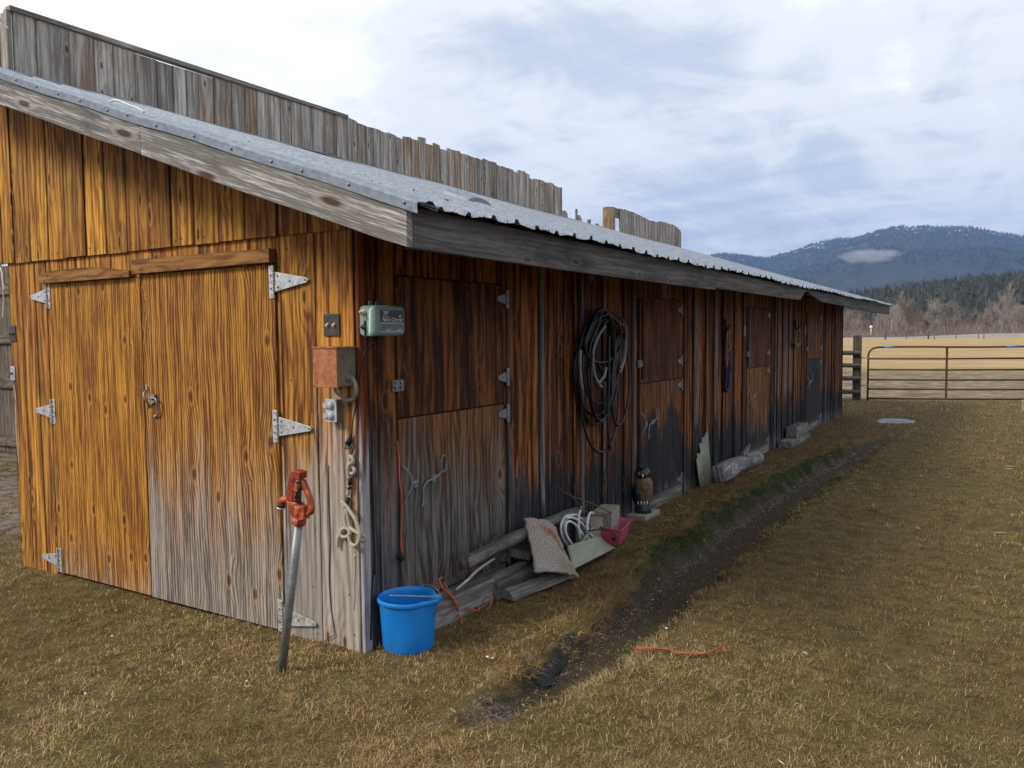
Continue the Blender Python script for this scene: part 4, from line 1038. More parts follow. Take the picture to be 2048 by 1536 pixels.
# leaning yard hydrant in front of the corner
hy = thing('yard_hydrant', (-.16, -.40, 0), 'red yard hydrant on a leaning grey pipe in front of the double door', 'hydrant')
yh = -.40
b0 = Vector((-.172, yh, -.05)); t0 = gy(598, 1044, yh); ux_ = (t0 - b0).normalized()
mb = MB(); mb.tube([b0, b0.lerp(t0, .5), t0], .0205, 18); mb.build('standpipe', mat_pipe, hy)
zz = ux_; xx = (AX[0] - zz * AX[0].dot(zz)).normalized(); yy = zz.cross(xx); HAX = (xx, yy, zz)
def hp(px, py, d=0.): return gy(px, py, yh - d)
mb = MB()
mb.lathe([(.001, 0), (.034, 0), (.036, .012), (.033, .028), (.027, .03), (.030, .06), (.031, .085), (.026, .092), (.001, .092)], t0 - zz * .012, 6, HAX, smooth=False)
# body widens up towards the spout
B0 = hp(600, 1030); 
mb.prism([hp(586, 1040, .022), hp(606, 1040, .022), hp(608, 1012, .022), hp(597, 1012, .022), hp(590, 1006, .022), hp(572, 1002, .022), hp(576, 1015, .022)], (0, .044, 0), zz, xx)
mb.build('hydrant_head', mat_red, hy, bevel=.003)
mb = MB(); mb.tube(smooth_path([hp(592, 1010), hp(580, 1001), hp(568, 999), hp(564, 1004), hp(563, 1010)], 5), [.021, .0205, .020, .0195, .019, .0185, .018, .018, .018, .018, .018, .018, .018, .018, .018, .018, .018, .018, .018, .018, .018], 14)
mb.build('spout', mat_red, hy)
mb = MB(); mb.tube([hp(563.5, 1008), hp(562, 1014)], .0195, 14); mb.build('hose_thread', mat_black, hy)
mb = MB(); mb.tube([hp(562, 1014), hp(561.6, 1017)], .020, 14); mb.build('spout_ring', mat_galv, hy)
mb = MB()   # two side plates rising to the top block
for s_ in (-.020, .014):
    poly = [hp(578, 998, 0), hp(590, 1008, 0), hp(592, 975, 0), hp(594, 954, 0), hp(600, 954, 0), hp(600, 943, 0), hp(588, 943, 0), hp(580, 972, 0)]
    poly = [p + Vector((0, s_, 0)) for p in poly]; mb.prism(poly, (0, .006, 0), zz, xx)
mb.build('link_plates', mat_red, hy, bevel=.0015)
mb = MB(); mb.obox(hp(600, 948), HAX, (.022, .024, .017)); mb.build('top_block', mat_red, hy, bevel=.003)
mb = MB(); mb.tube([hp(599, 1005), hp(601, 955)], .008, 8); mb.tube([hp(601, 980), hp(602, 958)], .012, 8)
for q in ((596, 963), (594, 982), (591, 990), (590, 1000)): mb.tube([hp(*q, .027), hp(*q, -.027)], .0085 if q[1] < 985 else .006, 8)
mb.build('pivot_bolts', mat_screw, hy)
mb = MB(); pts = smooth_path([hp(599, 962), hp(606, 964), hp(612, 978), hp(618, 992), hp(622, 1008), hp(622, 1022), hp(618, 1027), hp(611, 1029)], 5)
k = len(pts); vs = []; fs = []
for i, p in enumerate(pts):
    t = (pts[min(i + 1, k - 1)] - pts[max(i - 1, 0)]).normalized(); u = t.cross(NY).normalized(); r1 = .0125 if i < k * .8 else .009; r2 = .013
    for (a_, b_) in ((-1, -.7), (-.4, -1), (.4, -1), (1, -.7), (1, .7), (.4, 1), (-.4, 1), (-1, .7)): vs.append(p + u * r1 * a_ + NY * r2 * b_)
for i in range(k - 1):
    for j in range(8): fs.append((i * 8 + j, i * 8 + (j + 1) % 8, (i + 1) * 8 + (j + 1) % 8, (i + 1) * 8 + j))
fs += [tuple(range(8)), tuple(range((k - 1) * 8, k * 8))[::-1]]; mb.add(vs, fs, smooth=True); mb.build('pump_handle', mat_red, hy)

# blue bucket
BC = Vector((.166, .155, -.004)); bk = thing('bucket', BC, 'bright blue plastic bucket with a wire handle on the grass at the barn corner', 'bucket')
sp_a = math.atan2(.25, 1)
def spout(a, r, z):
    d = abs((a - sp_a + math.pi) % (2 * math.pi) - math.pi); k = max(0, (z - .19) / .075) ** 1.5
    return (r + .030 * math.exp(-(d / .30) ** 2) * k - .012 * math.exp(-((d - .62) / .22) ** 2) * k, z)
prof = [(.0001, 0), (.134, 0), (.143, .006), (.148, .02), (.157, .13), (.165, .236), (.166, .243), (.175, .245), (.178, .249), (.178, .263), (.175, .267), (.168, .268), (.163, .262), (.160, .24), (.152, .14), (.140, .022), (.12, .014), (.0001, .014)]
mb = MB(); prof = [(a_ * .885, b_ * 1.02) for a_, b_ in prof]; mb.lathe(prof, BC, 56, fn=spout); mb.build('bucket_body', mat_blue, bk)
e1 = BC + Vector((-.150, -.055, .262)); e1 = gx(778, 1191, BC.x - .13); e1.z = BC.z + .255
c1 = BC + Vector((-.165 * math.cos(.5), .165 * math.sin(.5), .255)); 
p0 = BC + Vector((math.cos(R(-130)) * .172, math.sin(R(-130)) * .160, .267)); p1 = BC + Vector((math.cos(R(50)) * .172, math.sin(R(50)) * .160, .267))
ds = (p1 - p0).normalized(); sd_ = Vector((.78, -.62, 0))
hpts = [gz(p[0], p[1], BC.z + .279 + .004 * k_) for k_, p in enumerate(((845, 1168), (862, 1171), (875, 1180), (880, 1191), (860, 1193), (820, 1192), (779, 1191)))]
for i in range(0):
    a = math.pi * i / 12; q = BC + Vector((0, 0, .274)) - ds * .156 * math.cos(a) + Vector((ds.y, -ds.x, 0)) * .16 * math.sin(a); hpts.append(q)
mb = MB(); mb.tube(smooth_path(hpts, 5), .0034, 8); mb.build('bail_handle', mat_wire, bk)
mb = MB()
for p in (hpts[0], hpts[3]): mb.ball(p + Vector((0, 0, -.012)), .010, 8)
mb.build('handle_lugs', mat_blue, bk)

# ---------------------------------------------------------------- on the long wall
fc = thing('fence_charger', (.02, .2, 1.59), 'grey-green electric fence charger with a black label on the stall wall', 'fence charger')
def rbox(mb, p0, p1, r, sx=1.):
    """box rounded about the X axis edges and softened front"""
    (x0, y0, z0), (x1, y1, z1) = p0, p1; seg = 6; out = []
    for (x, ins) in ((x0, 0), (x0 + (x1 - x0) * .55, 0), (x0 + (x1 - x0) * .55, -.0), (x1 - r * .9, 0), (x1 - r * .45, r * .14), (x1 - r * .12, r * .42), (x1, r * .9)):
        ring = []; rr = r
        for (cy, cz, a0_) in ((y1 - ins - rr, z1 - ins - rr, 0), (y0 + ins + rr, z1 - ins - rr, 90), (y0 + ins + rr, z0 + ins + rr, 180), (y1 - ins - rr, z0 + ins + rr, 270)):
            for k in range(seg): a = R(a0_ + 90 * k / (seg - 1)); ring.append((x, cy + rr * math.cos(a), cz + rr * math.sin(a)))
        out.append(ring)
    n = len(out[0]); vs = [p for r_ in out for p in r_]
    fs = [(i * n + k, i * n + (k + 1) % n, (i + 1) * n + (k + 1) % n, (i + 1) * n + k) for i in range(len(out) - 1) for k in range(n)]
    fs += [tuple(range(n))[::-1], tuple(range((len(out) - 1) * n, len(out) * n))]; mb.add(vs, fs, smooth=True)
D = .125; q0 = gx(752, 676, D); q1 = gx(812, 612, D); Ya, Yb, Za, Zb = gx(756, 640, D).y - .022, gx(812, 640, D).y, gx(780, 672, D).z, gx(780, 611, D).z
mb = MB(); rbox(mb, (.018, Ya, Za), (D, Yb, Zb), .022); ob2 = mb.build('charger_case', mat_green, fc)
LY0, LY1 = gx(760, 640, D).y, gx(807, 640, D).y; h_ = Zb - Za
mb = MB(); mb.box((D + .0005, LY0, Za + h_ * .44), (D + .0015, LY1, Zb - h_ * .15)); mb.build('label', mat_labelb, fc)
mb = MB(); mb.box((D + .0005, LY0, Za + h_ * .10), (D + .0014, LY1, Za + h_ * .435)); mb.build('label', mat_labelg, fc)
XF = D + .0022; W_ = LY1 - LY0; UP = AX[2]; RT = AX[1]
mb = MB()
for s_, size, fy, fz, sh in (('Fence Charger', .0265, .07, .485, .25), ('110 volt', .010, .10, .655, .2), ('Low Impedance', .0088, .10, .60, .2)):
    vs, fs = text_mb(s_, size, (XF, LY0 + W_ * fy, Za + h_ * fz), RT, UP, sh); mb.add(vs, fs)
for z in (.435, .395, .145, .125): mb.box((D + .0016, LY0 + .001, Za + h_ * z), (XF, LY1 - .001, Za + h_ * (z + .012)))
def ringm(cy, cz, r, w, a0_=0, a1_=360, sy=1.):
    n = 22; vs = []
    for k in range(n + 1):
        a = R(a0_ + (a1_ - a0_) * k / n)
        for q in (r, r - w): vs.append((XF, cy + q * math.cos(a) * sy, cz + q * math.sin(a)))
    mb.add(vs, [(2 * k, 2 * k + 1, 2 * k + 3, 2 * k + 2) for k in range(n)])
ringm(LY0 + W_ * .84, Za + h_ * .65, .0075, .0045); ringm(LY0 + W_ * .24, Za + h_ * .80, .014, .004, 180, 360, 1.25); ringm(LY0 + W_ * .24, Za + h_ * .80, .007, .004, 180, 360, 1.7)
mb.box((D + .0016, LY0 + W_ * .11, Za + h_ * .795), (XF, LY0 + W_ * .37, Za + h_ * .81))
for y0_, y1_ in ((.24, .30), (.33, .42), (.72, .9)): mb.box((D + .0016, LY0 + W_ * y0_, Za + h_ * .18), (XF, LY0 + W_ * y1_, Za + h_ * .215))
mb.build('label_print', mat_print, fc)
mb = MB()
for z, w__ in ((.36, .5), (.32, .55), (.28, .42)): mb.box((D + .0016, LY0 + W_ * .1, Za + h_ * z), (XF, LY0 + W_ * w__, Za + h_ * (z + .012)))
mb.build('label_print', mat_labelb, fc)
for py in (621, 659):   # terminals on the near side face
    c = Vector((.055, Ya, Za + h_ * (.78 if py == 621 else .30)))
    mb = MB(); mb.lathe([(.014, 0), (.014, .008), (.010, .010), (.010, .016), (.005, .018), (.004, .034), (.0001, .034)], c, 12, GAX); mb.build('terminal', mat_ivory if py == 621 else mat_screw, fc)
mb = MB()
for y in (Ya + .05, Ya + .10): mb.tube([Vector((.05, y + .010 * math.cos(q * .785), Zb + .010 + .013 * math.sin(q * .785))) for q in range(8)], .003, 6, closed=True)
mb.build('hanging_loops', mat_galvd, fc)
mb = MB(); mb.tube(smooth_path([(.055, Ya - .03, Za + h_ * .78), (.06, Ya - .012, Za + h_ * .62), (.062, Ya - .006, Za + h_ * .48)], 5), .0022, 6); mb.build('lead_wire', mat_cord, fc)

cb = thing('power_cable', (.03, .06, 0), 'black cables hanging from the fence charger down to the bucket', 'cable')
mb = MB()
mb.tube(smooth_path([(.062, Ya - .006, Za + h_ * .50), (.06, Ya + .0, Za), gx(734, 710, .05), gx(737, 760, .04), gx(742, 840, .035), gx(744, 900, .032), gx(742, 960, .03), gx(744, 1030, .03), gx(747, 1090, .03), gx(748, 1130, .03), gx(744, 1180, .03), gx(742, 1280, .03)], 6), .0042, 8)
mb.tube(smooth_path([gx(744, 930, .034), gx(746, 1000, .033), gx(747, 1060, .031), gx(750, 1110, .032), gx(750, 1150, .03)], 5), .0045, 8)
mb.build('cable_run', mat_black, cb)
mb = MB(); mb.tube(smooth_path([gx(765, 680, .06), gx(750, 684, .07), gx(738, 692, .06), gx(728, 710, .045), gx(720, 750, .03), gx(714, 800, .02), gy(706, 840, -.035), gy(703, 872, -.035), gy(699, 880, -.035)], 6), .0036, 8); mb.build('plug_lead', mat_black, cb)
mb = MB(); mb.tube([gy(702, 868, -.036), gy(699, 880, -.036), gy(695, 888, -.036)], [.006, .013, .015], 8)
for d_ in (-3, 0, 3): mb.tube([gy(695 + d_, 888, -.036), gy(693 + d_, 899, -.036)], .0025, 5)
mb.build('plug', mat_black, cb)
oc = thing('extension_cord', (.02, .3, .4), 'orange cord with a black plug hanging beside the first stall door', 'cord')
mb = MB(); mb.tube(smooth_path([gx(795, 882, .03), gx(798, 920, .03), gx(799, 960, .05), gx(804, 1000, .045), gx(803, 1040, .03), gx(802, 1085, .03), gx(804, 1108, .03)], 6), .0048, 8); mb.build('cord_run', mat_cord, oc)
mb = MB(); mb.obox(gx(801, 1115, .035), (AX[0], Vector((0, .8, .6)), Vector((0, -.6, .8))), (.012, .013, .020)); mb.build('plug', mat_black, oc, bevel=.002)

# hose bundle
hb = thing('garden_hose', (.05, 2.75, .66), 'coiled black and grey hoses hanging on the stall wall between the first two doors', 'hose')
HC = Vector((.0, 2.74, 1.66))
def hoop(yc, ztop, zbot, hw, x, skew=0., n=26, ragged=.006, a0_=0, a1_=360):
    pts = []; ph = rnd.random() * 6
    for k in range(n + (0 if a1_ - a0_ >= 360 else 1)):
        a = R(a0_ + (a1_ - a0_) * k / n); zc = (ztop + zbot) / 2; hh = (ztop - zbot) / 2
        z = zc + hh * math.cos(a); y = yc + hw * math.sin(a) * (1 - .12 * math.cos(a)) + skew * (ztop - z) + ragged * math.sin(3 * a + ph)
        pts.append((x + .012 * math.sin(a * 2 + ph) + .03 * math.exp(-((z - 1.7) / .12) ** 2), y, z))
    return pts
mb = MB()
for k in range(12):
    mb.tube(hoop(2.66 + rnd.uniform(-.02, .02), 1.80 - rnd.uniform(0, .06), rnd.choice((1.12, 1.22, 1.06, 1.30, .93, .90, .97, 1.38)), .29 + rnd.uniform(-.09, .06), .035 + k * .006, rnd.uniform(-.05, .05), ragged=.014), .0095, 8, closed=True)
for k in range(3): mb.tube(hoop(2.74 + rnd.uniform(-.02, .02), 1.74 - rnd.uniform(0, .05), 1.28 + rnd.uniform(-.05, .05), .20 + rnd.uniform(-.03, .03), .06 + k * .01), .0115, 8, closed=True)
mb.tube(hoop(2.68, 1.78, .675, .33, .06, .02), .011, 8, closed=True)
mb.tube(hoop(2.99, 1.62, .86, .17, .09, -.02), .011, 8, closed=True)
mb.tube(smooth_path([(.10, 2.76, 1.60), (.10, 2.75, 1.2), (.09, 2.75, .9), (.09, 2.80, .68)], 6), .010, 8)
mb.build('black_hose_loops', mat_blackhose, hb)
mb = MB()
for k in range(1): mb.tube(hoop(2.66 + .03 * k, 1.70 - .01 * k, 1.18 + .04 * k, .20 - .015 * k, .115 + .006 * k, a0_=200 - 20 * k, a1_=330), .0115, 8)
for k in range(2): mb.tube(hoop(2.84, 1.70 - .01 * k, 1.26 + .04 * k, .17, .12 + .006 * k, a0_=25, a1_=150), .0105, 8)
mb.tube(smooth_path([gx(1161, 700, .12), gx(1160, 725, .12), gx(1162, 760, .11), gx(1165, 778, .10)], 5), .012, 8)
mb.tube(smooth_path([gx(1212, 735, .12), gx(1208, 752, .12), gx(1198, 765, .11)], 5), .011, 8); mb.build('grey_hose_loops', mat_greyhose, hb)
mb = MB(); mb.lathe([(.0001, 0), (.03, 0), (.034, .05), (.055, .06), (.055, .066), (.0001, .066)], (.0, 2.74, 1.70), 14, (AX[1], AX[2], AX[0])); mb.build('hose_hook', mat_lightwood, hb)

# knobs under the eave, halters
kn = thing('pulley', (.03, 2.56, 2.0), 'small pale round pulley tucked under the eave above the hoses', 'pulley')
mb = MB(); mb.lathe([(.0001, .02), (.012, .02), (.035, .016), (.038, .008), (.035, 0), (.0001, 0)], (.03, 2.56, 2.03), 18, (AX[1], AX[2], AX[0])); mb.build('wheel', mat_lightwood, kn)
mb = MB(); mb.obox((.03, 2.56, 2.09), AX, (.014, .012, .04)); mb.obox((.04, 2.84, 2.07), AX, (.02, .04, .018)); mb.build('bracket', mat_lightwood, kn, bevel=.002)
bh = thing('halter', (.03, 6.2, .93), 'dark blue webbing halter and red cord hanging between the second and third doors', 'halter')
mb = MB()
mb.tube(smooth_path([gx(1453, 655, .03), gx(1450, 690, .05), gx(1449, 720, .05), gx(1452, 750, .05), gx(1450, 778, .04), gx(1455, 780, .05), gx(1457, 760, .05), gx(1453, 735, .05)], 6), .02, 8)
mb.tube(smooth_path([gx(1458, 690, .04), gx(1460, 730, .05), gx(1460, 745, .05), gx(1463, 738, .05), gx(1462, 732, .05), gx(1458, 738, .05)], 6, True), .010, 6); mb.build('halter_straps', mat_blueneb, bh)
mb = MB(); mb.tube(smooth_path([gx(1456, 660, .05), gx(1453, 675, .06), gx(1460, 692, .06), gx(1456, 705, .06), gx(1459, 725, .05)], 6), .007, 6); mb.build('red_cord', mat_cord, bh)
mb = MB(); mb.tube(smooth_path([gx(1450, 640, .01), gx(1451, 655, .08), gx(1456, 660, .10), gx(1460, 650, .11)], 4), .010, 8); mb.build('wall_hook', mat_black, bh)
yr = thing('rope_coil', (.03, 9.8, 1.3), 'small yellow-green rope coil hanging left of the farthest stall door', 'rope')
mb = MB()
for k in range(4): mb.tube(smooth_path([gx(1596 + rnd.uniform(-1, 1), 657, .05), gx(1601, 668 + 3 * k, .06), gx(1601 - k * .6, 684, .06), gx(1596, 694 - 2 * k, .06), gx(1589 + k, 686, .06), gx(1592, 672, .06)], 5, True), .010, 6)
mb.build('rope_loops', mat_yellow, yr)
mb = MB(); mb.tube(smooth_path([gx(1591, 640, .01), gx(1592, 655, .08), gx(1596, 658, .10), gx(1602, 650, .11)], 4), .012, 8); mb.build('wall_hook', mat_black, yr)

# ---------------------------------------------------------------- clutter along the wall
def timber(name, c, half, yaw, label, cat, mat, pitch=0., roll=0., ragged=0., group=None):
    cy_, sy_ = math.cos(yaw), math.sin(yaw); L = Vector((sy_ * math.cos(pitch), cy_ * math.cos(pitch), math.sin(pitch))).normalized()
    S = L.cross(AX[2]).normalized(); U = S.cross(L); S, U = S * math.cos(roll) + U * math.sin(roll), U * math.cos(roll) - S * math.sin(roll)
    mb = MB(); mb.obox(c, (S, L, U), half, grain=1, jit=ragged); return tag(mb.build(name, mat, bevel=.004), label, cat, group)
timber('timber', (.090, .64, .066), (.065, .345, .074), R(1), 'thick grey squared timber lying against the wall behind the blue bucket', 'timber', mat_driftgrey)
timber('board', (.018, .55, .165), (.03, .30, .012), R(-1), 'flat grey board lying on the timber against the stall door foot', 'board', mat_driftgrey, roll=.15)
timber('timber', (.150, 1.27, .060), (.058, .30, .055), R(3), 'dark grey squared timber between the round post and the wall', 'timber', mat_driftgrey)
timber('offcut', (.135, 1.16, .128), (.028, .20, .016), R(1), 'grooved grey wooden offcut lying on the dark squared timber', 'wood', mat_driftgrey, roll=.12)
timber('plank_block', (.085, 1.50, .185), (.075, .14, .028), R(-10), 'short pale grey plank block under the long round pole', 'wood', mat_driftgrey, roll=-.10)
# half-round post
mb = MB(); A_, B_ = Vector((.225, 1.00, .035)), Vector((.315, 1.66, .030)); d = (B_ - A_).normalized(); S = d.cross(AX[2]).normalized(); n = 12; vs = []; gs = []
for i, p in enumerate((A_, A_.lerp(B_, .5), B_)):
    for k in range(n):
        a = math.pi * k / (n - 1); r_ = .062 * (1 + .04 * math.sin(5 * a + i)); q = p + S * math.cos(a) * r_ + AX[2] * (math.sin(a) * r_ * .95 - .02); vs.append(q); gs.append((r_ * a, i * .33, 1))
fs = [(i * n + k, i * n + (k + 1) % n, (i + 1) * n + (k + 1) % n, (i + 1) * n + k) for i in range(2) for k in range(n)] + [tuple(range(n))[::-1], tuple(range(2 * n, 3 * n))]
mb.add(vs, fs, gs, (.5, .4, .6)); tag(mb.build('half_round_post', mat_driftgrey), 'grey half-round post lying nearest the grass in front of the timbers', 'post')
# long weathered pole resting on the pile
mb = MB(); A_ = Vector((.16, .60, .335)); A_ = gx(930, 1127, .17); B_ = Vector((.07, 2.25, .285)); pts = [A_.lerp(B_, t) + Vector((0, 0, .02 * math.sin(t * 3))) for t in [i / 10 for i in range(11)]]
mb.tube(pts, [.040 + .003 * math.sin(i * 2.3) for i in range(11)], 14, b=(.6, .5, .4))
for p, s in ((.02, 1), (.12, -1)): q = A_.lerp(B_, p)
tag(mb.build('round_pole', mat_driftgrey), 'long bleached round pole resting across the pile, its broken end toward the bucket', 'pole')
mb = MB(); mb.tube(smooth_path([gz(911, 1180, .15), gx(935, 1160, .15), gx(955, 1140, .13), gx(988, 1117, .09)], 4), [.006] * 3 + [.008] * 10, 8, cap=True)
tag(mb.build('stick', mat_bark), 'thin white stick leaning on the timber behind the bucket', 'stick')
mb = MB(); mb.tube([(.03, .9, .13), (.05, 1.1, .30), (.04, 1.25, .34)], [.03, .022, .012], 7); mb.tube([(.05, 1.1, .2), (.035, 1.0, .33)], [.02, .01], 6)
tag(mb.build('root_chunk', mat_driftgrey), 'crooked weathered root chunk wedged behind the long pole', 'wood')
# carpet scrap draped over the pole
def patch(name, P, label, cat, mat, sag=0., thick=.012, nu=36, nv=26, rag=.0, bulge=0., fold=0., noise_amp=.006, curl=0.):
    """surface between the corners P = (top left, top right, bottom left, bottom right)"""
    tl, tr, bl, br = [Vector(p) for p in P]; vs = []; gs = []
    nrm = (tr - tl).cross(bl - tl).normalized(); nrm = nrm if nrm.x > 0 else -nrm
    for i in range(nu):
        u = i / (nu - 1)
        for j in range(nv):
            v = j / (nv - 1); uu = u + rag * .02 * math.sin(v * 31 + u * 5) * (u > .9); vv = v + rag * .02 * math.sin(u * 27)
            p = tl.lerp(tr, vv).lerp(bl.lerp(br, vv), uu)
            p += nrm * (bulge * math.sin(math.pi * v) + fold * math.sin(u * 2.6 + 1.1 * v) * math.sin(v * math.pi * 1.5 + u) + curl * (u > .85) * (u - .85) * 4)
            nn = mnoise.noise(p * 16) * .6 + mnoise.noise(p * 45) * .5; p += nrm * noise_amp * nn + Vector((0, 0, -sag * math.sin(math.pi * u)))
            vs.append(p); gs.append((u, v, 0))
    mb = MB(); mb.add(vs, [(i * nv + j, i * nv + j + 1, (i + 1) * nv + j + 1, (i + 1) * nv + j) for i in range(nu - 1) for j in range(nv - 1)], gs, smooth=True)
    o = mb.build(name, mat); md = o.modifiers.new('thick', 'SOLIDIFY'); md.thickness = thick; md.offset = 0
    return tag(o, label, cat)
tl = gx(1050, 1036, .115); tr = gx(1118, 1066, .17); bl = gx(1066, 1146, .30); br = gx(1153, 1157, .42)
patch('carpet_scrap', (tl, tr, bl, br), 'shaggy speckled beige carpet scrap with a rusty stain draped over the pole', 'carpet', mat_rug, fold=.025, noise_amp=.016, thick=.024, nu=60, nv=44, rag=.35, bulge=.045)
tl = gx(1135, 1092, .27); tr = gx(1206, 1073, .20); bl = gx(1140, 1142, .36); br = gx(1228, 1096, .30)
patch('fibreglass_sheet', (tl, tr, bl, br), 'pale green-grey curved sheet scrap lying right of the carpet', 'sheet', mat_glassf, bulge=.055, noise_amp=.006, thick=.004, fold=.02)
# white hose coil
wh = thing('white_hose', (.17, 2.1, .1), 'loose coil of white hose standing up between the carpet and the pink bin', 'hose')
mb = MB(); xh = .19
def hp2(L, x=xh, n=6): return smooth_path([gx(p[0], p[1], x + (p[2] if len(p) > 2 else 0)) for p in L], n)
mb.tube(hp2([(1158, 1028, .02), (1148, 1031), (1136, 1031), (1127, 1038), (1122, 1052), (1124, 1070), (1131, 1084), (1142, 1096), (1152, 1100)]), .009, 8)
mb.tube(hp2([(1164, 1038, .01), (1150, 1030, .01), (1137, 1033, .01), (1129, 1046, .01), (1130, 1064, .01), (1137, 1080, .01), (1148, 1094, .01), (1158, 1102, .01)]), .009, 8)
mb.tube(hp2([(1133, 1037, .03), (1143, 1035, .03), (1157, 1041, .03), (1170, 1055, .02), (1180, 1068, .02), (1190, 1078, .02)]), .009, 8)
mb.tube(hp2([(1131, 1058, .03), (1133, 1046, .03), (1141, 1043, .03), (1152, 1051, .03), (1162, 1064, .03), (1168, 1075, .02)]), .009, 8)
mb.tube(hp2([(1131, 1058, .03), (1133, 1070, .03), (1140, 1083, .03), (1150, 1096, .03)]), .009, 8)
mb.tube(hp2([(1162, 1018, .03), (1158, 1030, .03), (1157, 1045, .03), (1158, 1062, .03), (1161, 1080, .02), (1164, 1092, 0)]), .009, 8)
mb.tube(hp2([(1187, 1029, .0), (1183, 1025, .02), (1178, 1030, .04), (1175, 1045, .05), (1175, 1065, .05), (1177, 1082, .05), (1177, 1092, .04)]), .010, 8)
mb.build('hose_loops', mat_whitehose, wh)
mb = MB(); mb.tube([gx(1161, 1019, xh + .03), gx(1162, 1012, xh + .03)], .012, 8); mb.build('brass_fitting', mat_lightwood, wh)
mb = MB(); mb.tube([gx(1156, 1094, xh + .04), gx(1172, 1073, xh + .06), gx(1184, 1055, xh + .04)], .013, 8); mb.build('grey_pipe', mat_galvd, wh)
# block, pink bin
cbk = thing('concrete_block', (.09, 2.6, 0), 'pale broken concrete block behind the pink bin', 'block')
mb = MB(); mb.box((.03, 2.30, .0), (.16, 2.52, .205)); mb.obox((.10, 2.70, .12), (Vector((.97, .2, 0)).normalized(), Vector((-.2, .97, 0)).normalized(), AX[2]), (.075, .14, .115), jit=.006); mb.build('block_body', mat_concrete, cbk, bevel=.006)
pb = thing('pink_bin', (.24, 2.6, 0), 'faded pink plastic bin tipped in the grass beside the fibreglass sheet', 'bin')
mb = MB(); cc_ = Vector((.19, 2.66, .07)); a_ = R(12); e1_ = Vector((math.cos(a_), math.sin(a_), -.12)).normalized(); e2_ = Vector((-math.sin(a_), math.cos(a_), 0)).normalized(); e3_ = e1_.cross(e2_)
def bin_pts(hw, hl, z, taper): return [cc_ + e1_ * (hw * sx) * taper + e2_ * (hl * sy) * taper + e3_ * z for sx, sy in ((-1, -1), (1, -1), (1, 1), (-1, 1))]
rings = [bin_pts(.085, .19, -.065, .86), bin_pts(.085, .19, .06, 1.0), bin_pts(.093, .198, .062, 1.0), bin_pts(.093, .198, .07, 1.0), bin_pts(.079, .184, .07, 1.0), bin_pts(.079, .184, -.058, .86)]
vs = [p for r_ in rings for p in r_]; fs = [(3, 2, 1, 0), (20, 21, 22, 23)] + [(i * 4 + k, i * 4 + (k + 1) % 4, (i + 1) * 4 + (k + 1) % 4, (i + 1) * 4 + k) for i in range(5) for k in range(4)]
mb.add(vs, fs); mb.build('bin_shell', mat_pink, pb, bevel=.003)
mb = MB(); mb.tube(smooth_path([gx(1176, 1062, .26), gx(1200, 1059, .28), gx(1220, 1063, .30), gx(1232, 1074, .31), gx(1230, 1080, .31)], 5), .005, 6); mb.obox(gx(1228, 1078, .31), AX, (.012, .014, .014)); mb.build('black_strap', mat_black, pb)
# dead branches over the block
mb = MB()
def tw(L, r, x=.22): mb.tube(smooth_path([gx(p[0], p[1], x) for p in L], 4), [r * (1 - .6 * i / ((len(L) - 1) * 4)) for i in range((len(L) - 1) * 4 + 1)], 6)
tw([(1222, 1026), (1195, 1012), (1165, 1000), (1138, 990), (1112, 972)], .006); tw([(1168, 1030), (1158, 1010), (1140, 988), (1127, 968)], .005); tw([(1170, 1022), (1180, 1028), (1200, 1030), (1224, 1025)], .007)
tw([(1174, 1008), (1168, 1016), (1163, 1024)], .003); tw([(1207, 1028), (1214, 1040), (1216, 1052)], .004)
tag(mb.build('dead_branch', mat_twig), 'thin dead branches lying on top of the concrete block', 'branch')
# owl decoy on a slab
c = Vector((.10, 3.42, 0)); c = gz(1282, 1030); c = Vector((.085, 3.48, 0))
mb = MB(); mb.obox((.085, 3.50, .022), AX, (.085, .17, .028), grain=1); tag(mb.build('slab', mat_concrete, bevel=.005), 'flat grey slab in the grass under the owl decoy', 'slab')
ow = thing('owl_decoy', (c.x, c.y, .05), 'brown plastic owl decoy with a black head standing by the second stall door', 'decoy')
mb = MB(); prof = [(.0001, .10), (.050, .105), (.062, .14), (.074, .20), (.080, .26), (.078, .31), (.064, .345), (.045, .36)]
def owlf(a, r, z): return (r * (1 + .04 * math.sin(9 * a + 40 * z) + .10 * math.cos(2 * a)), z)
mb.lathe(prof, c, 28, fn=owlf); mb.build('owl_body', mat_owlb, ow)
mb = MB(); mb.ball(c + Vector((0, 0, .395)), (.064, .070, .056), 20)
for s_ in (-1, 1): mb.tube([c + Vector((.0, s_ * .04, .43)), c + Vector((.006, s_ * .052, .468))], [.016, .003], 8)
mb.ball(c + Vector((-.03, .0, .22)), (.066, .085, .13), 18); mb.build('owl_head', mat_owlk, ow)
mb = MB(); fd = (CAM - c).normalized(); fd = Vector((.35, -.93, 0))
for s_ in (-1, 1): q = Vector((-fd.y, fd.x, 0)) * s_ * .026; mb.lathe([(.0001, .006), (.008, .006), (.018, .002), (.02, 0)], c + Vector((0, 0, .395)) + fd * .060 + q, 12, (Vector((-fd.y, fd.x, 0)), AX[2], fd))
mb.build('owl_eyes', plain('amber_eye', (.20, .08, .02), .4), ow)
mb = MB(); mb.tube([c + Vector((0, 0, .390)) + fd * .062, c + Vector((0, 0, .365)) + fd * .082], [.012, .002], 8)
mb.build('owl_beak', mat_ivory, ow)
mb = MB(); mb.lathe([(.0001, 0), (.072, 0), (.070, .03), (.055, .09), (.045, .125), (.0001, .125)], c + Vector((0, 0, .05 - .0)), 18, fn=lambda a, r, z: (r * (1 + .06 * math.sin(5 * a)), z)); mb.build('owl_base', mat_owlg, ow)
mb = MB()
